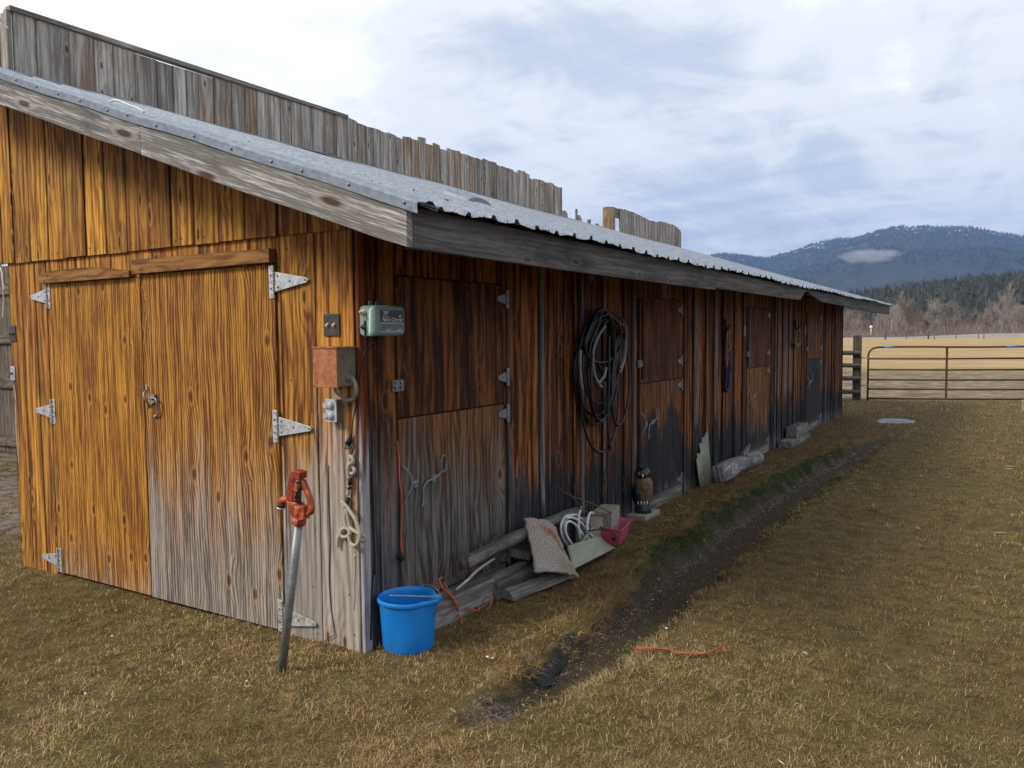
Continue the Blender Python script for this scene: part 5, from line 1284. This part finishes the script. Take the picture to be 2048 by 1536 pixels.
for s_ in (-1, 0, 1, 2): q = Vector((-fd.y, fd.x, 0)) * (s_ - .5) * .026; mb.tube([c + fd * .045 + q + Vector((0, 0, .165)), c + fd * .074 + q + Vector((0, 0, .13))], [.008, .003], 6)
mb.build('owl_claws', mat_ivory, ow)
# corrugated scrap
mb = MB(); a_ = gx(1396, 963, .045); b_ = gx(1418, 953, .045); n = 32; vs = []
for i in range(n + 1):
    t = i / n; y = a_.y + (b_.y - a_.y) * t; zt = .30 + .20 * math.floor(t * 4 + .5) / 4 * 1 + (.05 if t > .3 else 0) + rnd.uniform(-.01, .01)
    for z, xo in ((-.01, .065), (zt, .02)): vs.append((xo + .013 * math.sin(t * 2 * math.pi * 4.5), y, z))
mb.add(vs, [(2 * i, 2 * i + 1, 2 * i + 3, 2 * i + 2) for i in range(n)], smooth=True); o = mb.build('corrugated_panel', mat_corrf); md = o.modifiers.new('thick', 'SOLIDIFY'); md.thickness = .003
tag(o, 'broken pale green corrugated panel leaning upright on the wall past the second door', 'panel')
# log, blocks
mb = MB(); A_, B_ = Vector((.13, 5.42, .075)), Vector((.15, 6.92, .085)); pts = []; rr = []
for i in range(19): t = i / 18; pts.append(A_.lerp(B_, t) + Vector((.012 * math.sin(t * 7), 0, .012 * math.sin(t * 5)))); rr.append(.098 + .012 * math.sin(t * 8) + .008 * rnd.random() - .02 * (t > .8))
mb.tube(pts, rr, 14, b=(.7, .5, .5)); mb.tube([A_.lerp(B_, .62) + Vector((0, 0, .06)), A_.lerp(B_, .85) + Vector((-.02, 0, .17))], [.05, .02], 8)
mat_logb = wood('bleached_log', (.48, .47, .45), (.15, .14, .135), stripe=30, wander=1.4, knots=.8, fine=1.5, blot=.5, tone=.2)
tag(mb.build('log', mat_logb), 'bleached grey log lying against the wall before the third door', 'log')
timber('wood_block', (.12, 9.30, .165), (.075, .38, .075), 0, 'upper squared wood block stacked against the wall between the third and fourth doors', 'wood', mat_driftgrey)
timber('wood_block', (.13, 9.1, .04), (.09, .62, .045), 0, 'lower longer wood block under the upper block near the fourth door', 'wood', mat_driftgrey)
# twine
def gpz(L, z, n=6): return smooth_path([gz(p[0], p[1], z + (p[2] if len(p) > 2 else 0)) for p in L], n)
mb = MB()
mb.tube(gpz([(862, 1168, .17), (876, 1163, .19), (884, 1155, .20), (881, 1166, .18), (888, 1178, .17), (898, 1190, .15)], 0) , .0045, 6)
mb.tube(smooth_path([gx(884, 1155, .12), gx(878, 1160, .13), gx(884, 1175, .14), gx(895, 1185, .16), gx(908, 1200, .17), gx(913, 1212, .18), gx(916, 1222, .17)], 6), .006, 6)
mb.tube(smooth_path([gx(888, 1165, .13), gx(896, 1180, .15), gx(906, 1194, .165), gx(914, 1208, .175), gx(917, 1222, .17)], 6), .005, 6)
mb.tube(gpz([(916, 1222, .01), (926, 1220, .02), (938, 1216, .035), (948, 1220, .02), (956, 1222, .01)], .01), .0045, 6)
mb.tube(gpz([(966, 1208, .02), (971, 1196, .05), (979, 1194, .06), (983, 1202, .05), (980, 1212, .03), (972, 1220, .01)], .0), .0045, 6)
mb.tube(gpz([(912, 1228), (919, 1232, .02), (924, 1238), (922, 1246)], .012), .005, 6); mb.tube(gpz([(950, 1214), (958, 1218, .02), (955, 1224)], .015), .006, 6)
tag(mb.build('baling_twine', mat_ropeo), 'orange baling twine trailing over the timber behind the bucket', 'twine')
mb = MB()
for k in range(4):
    L = [(1276 + rnd.uniform(-3, 3), 1296 + rnd.uniform(-3, 5)), (1300, 1297 + rnd.uniform(-3, 3)), (1330, 1300 + rnd.uniform(-4, 3)), (1356, 1306 + rnd.uniform(-3, 3)), (1385, 1305 + rnd.uniform(-3, 3)), (1410, 1307 + rnd.uniform(-3, 3)), (1432, 1299 + rnd.uniform(-2, 2)), (1446, 1293 + rnd.uniform(-1, 4)), (1452, 1304)]
    mb.tube(gpz(L, .022 + .005 * k), .0026, 5)
mb.tube(gpz([(1290, 1298), (1276, 1292), (1270, 1299), (1280, 1305), (1296, 1302)], .015), .002, 5)
tag(mb.build('baling_twine', mat_ropeo), 'orange baling twine lying across the wet ditch edge on the lawn', 'twine')
# black plastic edge in the ditch
mb = MB(); pts = [gz(p[0], p[1], .0) for p in ((1050, 1340), (1078, 1332), (1100, 1312), (1115, 1300), (1130, 1282), (1150, 1270), (1142, 1290), (1125, 1312), (1110, 1328), (1104, 1346), (1092, 1352), (1070, 1347))]
zt = .0
vs = [Vector((p.x, p.y, float(height(p.x, p.y)) + .010 + .008 * rnd.random())) for i, p in enumerate(pts)]; cc = sum(vs, Vector()) / len(vs); n = len(vs)
mb.add(vs + [v - Vector((0, 0, .03)) for v in vs], [(0, 1, 10, 11), (1, 2, 9, 10), (2, 3, 8, 9), (3, 4, 7, 8), (4, 5, 6, 7)] + [(i, (i + 1) % n, n + (i + 1) % n, n + i) for i in range(n)])
tag(mb.build('landscape_cloth', mat_black), 'torn scrap of black plastic at the near end of the ditch', 'plastic')
for k, (px, py) in enumerate(((1325, 1255), (1250, 1272), (968, 1333), (1018, 1297), (640, 1285), (600, 1310))):
    p = gz(px, py); 
mb = MB()
for (px, py, r_) in ((1333, 1252, .007), (975, 1330, .007), (985, 1334, .005), (700, 1262, .006), (225, 1282, .006), (172, 1398, .006), (494, 1380, .005)):
    p = gz(px, py); mb.ball((p.x, p.y, float(height(p.x, p.y)) + .03), (r_ * 1.5, r_, r_ * .7), 6)
tag(mb.build('white_flecks', mat_print), kind='stuff')

# ---------------------------------------------------------------- paddock fence and gate
pf = thing('post_and_rail_fence', (-.3, 17.3, 0), 'dark post with four round rails joining the gate to the barn end', 'fence')
P0 = gz(1713, 800); mb = MB(); mb.box((P0.x - .085, P0.y - .085, -.1), (P0.x + .085, P0.y + .085, 1.52)); mb.build('post', mat_fence, pf, bevel=.008)
for py in (706, 731, 757, 784):
    p = gy(1713, py, P0.y - .1); mb = MB(); mb.tube([(p.x + .09, P0.y - .14, p.z), (p.x - 1.4, P0.y - .12, p.z + .01), (p.x - 3.4, P0.y - .1, p.z)], [.052, .055, .05], 12, b=(rnd.random(), .4, .3)); mb.build('rail', mat_driftgrey, pf)
mb = MB()
for k in range(14): mb.tube([(P0.x - .25 - k * .24, P0.y + .0, 0), (P0.x - .25 - k * .24, P0.y + .0, 1.15)], .003, 4)
for k in range(8): mb.tube([(P0.x - .05, P0.y, .05 + k * .15), (P0.x - 3.4, P0.y, .05 + k * .15)], .003, 4)
mb.build('wire_mesh', mat_wire, pf)
mb = MB(); q = Vector((P0.x - 3.5, P0.y, .7)); mb.box((q.x - .08, q.y - .08, -.1), (q.x + .08, q.y + .08, 1.5)); mb.build('post', mat_fence, pf, bevel=.008)
gt = thing('tube_gate', (0, 17.5, 0), 'rusty brown six-rail tube farm gate closing the paddock', 'gate')
ga = gz(1735, 803); gb = gz(2040, 805); gd = (gb - ga).normalized(); GL = 3.42; e = ga + gd * GL
zs = [1.245, .985, .735, .505, .29, .075]
up = AX[2]; mb = MB(); rr_ = .0225
outl = [ga + up * .03, ga + up * .9, ga + up * 1.08] + [ga + gd * (.20 - .20 * math.cos(q)) + up * (1.06 + .185 * math.sin(q)) for q in (.3, .7, 1.1, 1.5708)]
outl += [ga + gd * s_ + up * (zs[0] + .008 * math.sin(s_ * 2)) for s_ in (.6, 1.2, 1.8, 2.4, 3.0)] + [e - gd * (.20 - .20 * math.cos(q)) + up * (1.06 + .185 * math.sin(q)) for q in (1.5708, 1.1, .7, .3)] + [e + up * .9, e + up * .03]
mb.tube(outl, rr_, 10); mb.build('gate_frame', mat_rustgate, gt)
for z in zs[1:]: mb = MB(); mb.tube([ga + up * z, ga + gd * (GL * .5) + up * (z - .006), e + up * z], rr_ * .95, 10); mb.build('rail', mat_rustgate, gt)
mid = ga + gd * ((gz(1887, 803) - ga).length); mb = MB(); mb.obox(mid + up * .66, (gd, gd.cross(up), up), (.022, .012, .60)); mb.build('upright', mat_rustgate, gt)
for (a_, b_) in ((1766, 1788), (2000, 2029)):
    f1, f2 = [(q - 1735) / (2040 - 1735) for q in (a_, b_)]; mb = MB(); s1, s2 = (gz(a_, 803) - ga).length, (gz(b_, 804) - ga).length
    mb.tube([ga + gd * s1 + up * (zs[0] + .004), ga + gd * s2 + up * (zs[0] + .004)], rr_ + .0018, 10); mb.build('blue_mark', mat_bluetape, gt)
mb = MB()
for z in (1.0, .36): mb.tube([(P0.x + .085, P0.y, z), ga + up * z], .009, 6); mb.obox(ga + up * z, AX, (.028, .028, .02))
mb.build('gate_hinge', mat_galvd, gt)
pc = gz(2050, 820); mb = MB(); mb.box((pc.x - .06, pc.y - .06, -.1), (pc.x + .07, pc.y + .07, .20)); tag(mb.build('gate_block', mat_concrete, bevel=.01), 'pale block on the ground under the free end of the gate', 'block')

# ---------------------------------------------------------------- beyond the paddock
def azdir(px):
    r = ray(px, 664); v = Vector((r.x, r.y, 0)).normalized(); return v
def at_dist(px, d): v = azdir(px); return Vector((CAM.x + v.x * d, CAM.y + v.y * d, 0))
def elev(px, py):
    r = ray(px, py); return r.z / math.hypot(r.x, r.y)

def build_road():
    mb = MB(); px = list(range(900, 2700, 30)); prev = None; rows = []
    for q in px:
        d = float(np.interp(q, [900, 1690, 1800, 1900, 2048, 2700], [150, 196, 204, 222, 236, 262])); v = azdir(q)
        c = at_dist(q, d); zb = .55 * float(sstep(1800, 2000, q)); w = 2.4
        row = []
        for (o, z) in ((-w - 2.2, -.3), (-w, .16 + zb), (w, .34 + zb), (w + 2.2, -.3)): row.append((c.x + v.x * o, c.y + v.y * o, z))
        rows.append(row)
    vs = [p for r_ in rows for p in r_]
    mb.add(vs, [(i * 4 + j, i * 4 + j + 1, (i + 1) * 4 + j + 1, (i + 1) * 4 + j) for i in range(len(rows) - 1) for j in range(3)])
    tag(mb.build('farm_road', plain('pale_gravel', (.28, .25, .20), .9, nscale=3)), kind='structure')
build_road()
for k, (px, h) in enumerate(((1771, 1.5), (1813, 1.0), (1857, 1.5), (1869, 1.2), (1912, 1.0), (1957, 1.0), (1968, 1.0))):
    c = at_dist(px, 176 + 6 * (k % 3)); z0 = float(height(c.x, c.y)); mb = MB(); mb.tube([(c.x, c.y, z0 - .2), (c.x, c.y, z0 + h)], [.17, .13] if h > 1.3 else [.07, .06], 8)
    mb.ball((c.x, c.y, z0 + h), (.13 if h > 1.3 else .06,) * 3, 6)
    tag(mb.build('fence_post', mat_fence), 'distant fence post standing in the pasture short of the pale farm road', 'post', 'fence posts along the farm road')

def pts_tri(A, B, r0, r1):
    """3-sided limb between A and B as 6 vertices"""
    d = (B - A).normalized(); u = d.orthogonal().normalized(); w = d.cross(u); o = []
    for P, r in ((A, r0), (B, r1)):
        for k in range(3): a = 2.094 * k; o.append(P + u * math.cos(a) * r + w * math.sin(a) * r)
    return o

def bare_tree(seed, H, spread, lean=0., multi=1):
    q = random.Random(seed); trunk = MB(); crown = MB()
    def limb(mb, A, B, r0, r1): mb.add(pts_tri(A, B, r0, r1), [(0, 1, 4, 3), (1, 2, 5, 4), (2, 0, 3, 5)])
    def grow(A, d, L, r, lev):
        mb = trunk if lev == 0 else crown; nseg = 4 if lev < 2 else 2; P = A
        for i in range(nseg):
            d2 = (d + Vector((q.gauss(0, .09), q.gauss(0, .09), .05))).normalized(); Bq = P + d2 * L / nseg
            r2 = r * (1 - .6 * (i + 1) / nseg); limb(mb, P, Bq, r * (1 - .6 * i / nseg), r2)
            if lev < 4:
                n_ = (2, 3, 3, 3)[lev] if (lev or i > 0) else 1
                for _ in range(n_):
                    a = q.uniform(0, 6.28); s = q.uniform(.45, .95) * spread
                    nd = (d2 + Vector((math.cos(a) * s, math.sin(a) * s, .15))).normalized()
                    grow(P.lerp(Bq, q.random()), nd, L * q.uniform(.38, .58), max(r2 * .5, .025), lev + 1)
            P, d = Bq, d2
    for m_ in range(multi): grow(Vector((q.uniform(-.3, .3) * (multi > 1), q.uniform(-.3, .3) * (multi > 1), -.3)), Vector((lean + q.gauss(0, .12) * multi, q.gauss(0, .1), 1)).normalized(), H * .95, H * .020 / multi ** .4, 0)
    r = bpy.data.objects.new('bare_tree', None); COL.objects.link(r)
    t = trunk.build('trunk', mat_tree_l[seed % 3], r); c = crown.build('crown', mat_tree_l[(seed + 1) % 3], r)
    return r
mat_tree_l = [plain('bark_grey', (.24, .215, .195), .95, 0, .2, 2), plain('bark_tan', (.31, .265, .22), .95, 0, .2, 2), plain('bark_brown', (.18, .145, .125), .95, 0, .2, 2)]
protos = [bare_tree(1, 13, 1., 0), bare_tree(2, 11, 1.2, .12), bare_tree(3, 12, .9, -.05, 2), bare_tree(4, 9, 1.2, 0, 2), bare_tree(5, 14, .75, .03), bare_tree(6, 10, 1.3, -.15)]
used = set()
notable = {1867: (1, .75, 'leafless tree with a dark curved trunk, widest of the nearer trees past the road'), 1822: (0, .70, 'tall spreading leafless tree with a straight brown trunk past the farm road'),
           2000: (4, .68, 'tallest pale-trunked leafless tree at the right of the far tree row'), 1790: (4, .6, 'slim pale leafless tree left of the tall spreading one')}
spots = [(k, v[0], v[1], 248, v[2]) for k, v in notable.items()]
q = random.Random(5); px = 1560
while px < 2380:
    spots.append((px, q.randrange(6), q.uniform(.42, .66), q.uniform(252, 330), None)); px += q.uniform(5, 15)
for (px, k, s, d, lab) in spots:
    if k not in used: o = protos[k]; used.add(k)
    else: o = copy_tree(protos[k])
    c = at_dist(px, d); o.location = (c.x, c.y, float(height(c.x, c.y)) - .1); o.rotation_euler.z = q.uniform(0, 6.28) if lab is None else .4; o.scale = (s, s, s * q.uniform(.9, 1.1))
    for ch in o.children: ch.matrix_parent_inverse = Matrix.Identity(4)
    tag(o, lab or 'leafless grey tree standing in the row beyond the pale farm road', 'tree', 'bare trees beyond the farm road')

# underwood between the bare trees: one mass of fine upright twigs
def underwood():
    n = 52000; px = 1480 + rs.rand(n) * 980; d = 240 + 110 * rs.rand(n) ** 1.2
    v = np.array([[azdir(a).x, azdir(a).y] for a in np.linspace(1480, 2460, 400)]); t = (px - 1480) / 980 * 399; i = np.clip(t.astype(int), 0, 398)
    vx = v[i, 0]; vy = v[i, 1]; x = CAM.x + vx * d; y = CAM.y + vy * d
    clump = vnoise(x, y, .12, 41); H = (1.3 + 3.8 * clump + 3.0 * rs.rand(n) ** 2) * (.5 + .6 * np.clip((d - 240) / 70, 0, 1)); base = np.where(rs.rand(n) < .35, H * .6 * rs.rand(n), 0)
    a = rs.rand(n) * 6.28; th = np.abs(rs.randn(n)) * .38; L = H * (.45 + .5 * rs.rand(n)) ; W = .035 + .075 * rs.rand(n) ** 2
    dx, dy, dz = np.cos(a) * np.sin(th) * L, np.sin(a) * np.sin(th) * L, np.cos(th) * L; z = height(x, y) - .3 + base
    wx, wy = -vy * W, vx * W
    V = np.stack([np.stack([x - wx, y - wy, z], -1), np.stack([x + wx, y + wy, z], -1), np.stack([x + dx + wx * .3, y + dy + wy * .3, z + dz], -1)], 1)
    pal = np.array([[.165, .135, .12], [.22, .18, .155], [.12, .10, .095], [.26, .215, .17], [.15, .105, .085]])
    c = pal[rs.choice(5, n)] * (.75 + .5 * rs.rand(n))[:, None]
    soup('underwood', V, [(0, 1, 2)], np.repeat(c[:, None], 3, 1), soup_mat('underwood_twigs', .95))
underwood()
# pole and white tank among the trees
c = at_dist(1783, 262); mb = MB(); mb.tube([(c.x, c.y, -.3), (c.x, c.y, 5.2)], [.12, .08], 8); mb.obox((c.x, c.y, 4.6), (azdir(1783).cross(AX[2]), azdir(1783), AX[2]), (1.0, .06, .07)); 
up_ = tag(mb.build('utility_pole', mat_tree_l[1]), 'pale utility pole with a crossarm among the bare trees', 'pole')
c = at_dist(1742, 264); mb = MB(); mb.ball((c.x, c.y, 3.0), (.45, .45, .45), 14); mb.tube([(c.x, c.y, -.3), (c.x, c.y, 2.5)], .12, 8); tag(mb.build('satellite_dish', plain('white_paint', (.8, .8, .8), .5)), 'round white dish shape standing among the bare trees', 'dish')

def polar_hill(name, P, r_in, r_out, r_back, mat, rough, pw=1.2, naz=220, nr=60, sub=0., rise=0., seed=50):
    """terrain whose skyline follows the measured elevations P = [(px, py)] at distance r_out"""
    pxs = np.linspace(P[0][0], P[-1][0], naz); prof = []
    for q_ in pxs:
        py = float(np.interp(q_, [p[0] for p in P], [p[1] for p in P])); prof.append(elev(q_, py) * r_out + CAM.z - sub)
    rr = np.concatenate([np.linspace(r_in, r_out, nr), np.linspace(r_out, r_back, 14)[1:]]); V = np.zeros((naz, len(rr), 3))
    for i, q_ in enumerate(pxs):
        v = azdir(q_); H = max(prof[i], 1)
        t = np.clip((rr - r_in) / (r_out - r_in), 0, 1); back = np.clip((rr - r_out) / (r_back - r_out), 0, 1)
        x = CAM.x + v.x * rr; y = CAM.y + v.y * rr
        nz = (vnoise(x, y, 1 / (r_out * .09), seed) * .6 + vnoise(x, y, 1 / (r_out * .035), seed + 1) * .4 - .5) * rough * H * np.sin(np.pi * np.clip(t, 0, 1)) 
        z = -4 + (H + 4) * (t ** pw) * (1 - .8 * back ** 1.3) + nz
        V[i, :, 0] = x; V[i, :, 1] = y; V[i, :, 2] = z
    n2 = len(rr); mb = MB(); mb.v = [tuple(p) for p in V.reshape(-1, 3)]; mb.g = mb.v; mb.b = [(0, 0, 0)] * len(mb.v); mb.c = [(1, 1, 1)] * len(mb.v)
    mb.f = [(i * n2 + j, (i + 1) * n2 + j, (i + 1) * n2 + j + 1, i * n2 + j + 1) for i in range(naz - 1) for j in range(n2 - 1)]; mb.sm = [True] * len(mb.f)
    o = mb.build(name, mat); tag(o, kind='structure'); return V, o

def conifers(name, V, n, h0, h1, w, cols, tiers=3, r_lo=0., r_hi=1., bias=1., uniform=False):
    naz, nr, _ = V.shape; a = rs.rand(n) * (naz - 1.01); b = (r_lo + (r_hi - r_lo) * rs.rand(n) ** bias) * (nr - 1.01); i, j = a.astype(int), b.astype(int); fa, fb = (a - i)[:, None], (b - j)[:, None]
    P = (V[i, j] * (1 - fa) + V[i + 1, j] * fa) * (1 - fb) + (V[i, j + 1] * (1 - fa) + V[i + 1, j + 1] * fa) * fb
    H = h0 + (h1 - h0) * rs.rand(n) ** 1.6; seg = 6; T = []; F = []
    for t in range(tiers):
        zb = .12 + .26 * t; zt = min(1., zb + .44); wd = w * (1 - .27 * t)
        o = len(T)
        for k in range(seg): T.append((math.cos(6.283 * k / seg) * wd * (.75 if k % 2 else 1.1), math.sin(6.283 * k / seg) * wd * (.75 if k % 2 else 1.1), zb + (.03 if k % 2 else -.02)))
        T.append((0, 0, zt)); F += [(o + k, o + (k + 1) % seg, o + seg) for k in range(seg)]
    o = len(T); T += [(-.015, 0, -.1), (.015, 0, -.1), (0, 0, .6)]; F.append((o, o + 1, o + 2))
    T = np.array(T); rot = rs.rand(n) * 6.28; ca, sa = np.cos(rot)[:, None], np.sin(rot)[:, None]
    jj = 1 + .35 * (rs.rand(n, len(T), 1) - .5); Q = T[None] * jj; Q = Q * H[:, None, None] * np.stack([.8 + .5 * rs.rand(n), .8 + .5 * rs.rand(n), np.ones(n)], -1)[:, None, :]
    X = Q[..., 0] * ca - Q[..., 1] * sa; Y = Q[..., 0] * sa + Q[..., 1] * ca
    W_ = np.stack([X + P[:, None, 0], Y + P[:, None, 1], Q[..., 2] + P[:, None, 2]], -1)
    c = np.array(cols)[rs.choice(len(cols), n)] * (.6 + .8 * rs.rand(n))[:, None]
    C_ = np.repeat(c[:, None], len(T), 1); return soup(name, W_, F, C_, soup_mat(name + '_needles', .9))

mt, g = new_mat('forest_floor'); n1 = g.noise(g.pos(), .05, 4, .6); g.put(g.bsdf.inputs['Base Color'], g.mix(g.map(n1, .35, .65), C4((.022, .026, .014)), C4((.05, .045, .028)))); g.bsdf.inputs['Roughness'].default_value = 1
Pn = [(1250, 668), (1600, 632), (1660, 612), (1697, 598), (1760, 588), (1826, 580), (1880, 572), (1926, 566), (1985, 562), (2048, 556), (2200, 540), (2500, 520)]
Vn, hill = polar_hill('hill', Pn, 340, 900, 1400, mt, .10, pw=1.1, naz=160, nr=50, sub=4, seed=60)
conifers('conifer_forest', Vn, 13000, 6, 14, .24, [[.026, .031, .020], [.034, .037, .024], [.042, .041, .027], [.024, .029, .020], [.05, .046, .033]], r_hi=.86, bias=.8)
# wooded mountain with patches of old snow near the top
mt, g = new_mat('mountain_slope'); P_ = g.pos(); X, Y, Z = g.xyz(P_)
n1 = g.noise(P_, .004, 6, .6); n2 = g.noise(P_, .03, 5, .7); sn = g.noise(g.v('MULTIPLY', P_, (1, 1, 2.5)), .0085, 6, .68)
c = g.mix(g.map(n2, .35, .65), C4((.016, .024, .014)), C4((.045, .050, .030))); c = g.mix(g.map(n1, .4, .7, 0, .5), c, C4((.05, .05, .04)))
snow = g.m('MULTIPLY', g.map(sn, .575, .60), g.map(Z, 380, 540)); c = g.mix(snow, c, C4((.9, .9, .92)))
g.put(g.bsdf.inputs['Base Color'], c); g.bsdf.inputs['Roughness'].default_value = 1; g.bsdf.inputs['Specular IOR Level'].default_value = .1
Pm = [(900, 600), (1150, 545), (1300, 522), (1380, 512), (1416, 510), (1438, 506), (1470, 507), (1495, 510), (1520, 513), (1533, 515), (1552, 510), (1575, 504), (1596, 497), (1621, 488), (1645, 481), (1669, 477), (1707, 474), (1735, 466), (1760, 458), (1780, 453), (1799, 451), (1814, 455), (1830, 452), (1843, 451), (1870, 453), (1890, 454), (1925, 452), (1954, 457), (1985, 463), (2010, 467), (2048, 473), (2150, 500), (2300, 525), (2500, 560), (2800, 600)]
Vm, mount = polar_hill('mountain', Pm, 1700, 5400, 6600, mt, .34, pw=1.15, naz=420, nr=110, sub=6, seed=70)
conifers('mountain_forest', Vm, 26000, 11, 22, .2, [[.014, .022, .014], [.022, .030, .017], [.030, .034, .022]], tiers=2, r_lo=.35, r_hi=.90, bias=.75)

# still air: pale even haze over the valley
mb = MB(); mb.box((-7400, -7400, -12), (7400, 7400, 900)); mt = bpy.data.materials.new('valley_haze'); mt.use_nodes = True; nt = mt.node_tree; nt.nodes.clear()
o_ = nt.nodes.new('ShaderNodeOutputMaterial'); pv = nt.nodes.new('ShaderNodeVolumePrincipled'); pv.inputs['Color'].default_value = (.32, .52, 1.0, 1); pv.inputs['Density'].default_value = HAZE; pv.inputs['Anisotropy'].default_value = .1
nt.links.new(pv.outputs[0], o_.inputs['Volume']); tag(mb.build('haze', mt), kind='stuff')
# small wisp of low cloud on the slope
c = at_dist(1737, 2700); c.z = CAM.z + elev(1737, 513) * 2700; mb = MB(); v = azdir(1737); sx_ = v.cross(AX[2])
for (ox, oz, rx, rz) in ((0, 0, 115, 28),):
    mb.ball(c + sx_ * ox + AX[2] * oz, (rx, 60, rz), 20, (sx_, v, AX[2]))
mt = bpy.data.materials.new('cloud_wisp'); mt.use_nodes = True; nt = mt.node_tree; nt.nodes.clear(); g = G(nt)
o_ = nt.nodes.new('ShaderNodeOutputMaterial'); pv = nt.nodes.new('ShaderNodeVolumePrincipled'); pv.inputs['Color'].default_value = (.97, .96, .97, 1); pv.inputs['Density'].default_value = .008
rel = g.v('SUBTRACT', g.pos(), tuple(c)); qx = g.v('DOT_PRODUCT', rel, tuple(sx_ / 115)); qy = g.v('DOT_PRODUCT', rel, tuple(v / 60)); qz = g.v('DOT_PRODUCT', rel, (0, 0, 1 / 28))
rr2 = g.m('ADD', g.m('MULTIPLY', qx, qx), g.m('ADD', g.m('MULTIPLY', qy, qy), g.m('MULTIPLY', qz, qz)))
wn = g.noise(g.comb(g.m('MULTIPLY', qx, 2.6), g.m('MULTIPLY', qy, 1.0), g.m('ADD', g.m('MULTIPLY', qz, 1.5), g.m('MULTIPLY', qx, 1.2))), 1, 5, .6)
fall = g.map(g.m('ADD', rr2, g.m('MULTIPLY', g.m('SUBTRACT', wn, .5), 1.7)), .0, .85, 1, 0)
edge_ = g.map(rr2, .45, .98, 1, 0)
g.put(pv.inputs['Density'], g.m('MULTIPLY', g.m('MULTIPLY', fall, edge_), .016))
nt.links.new(pv.outputs[0], o_.inputs['Volume']); tag(mb.build('low_cloud', mt), kind='stuff')
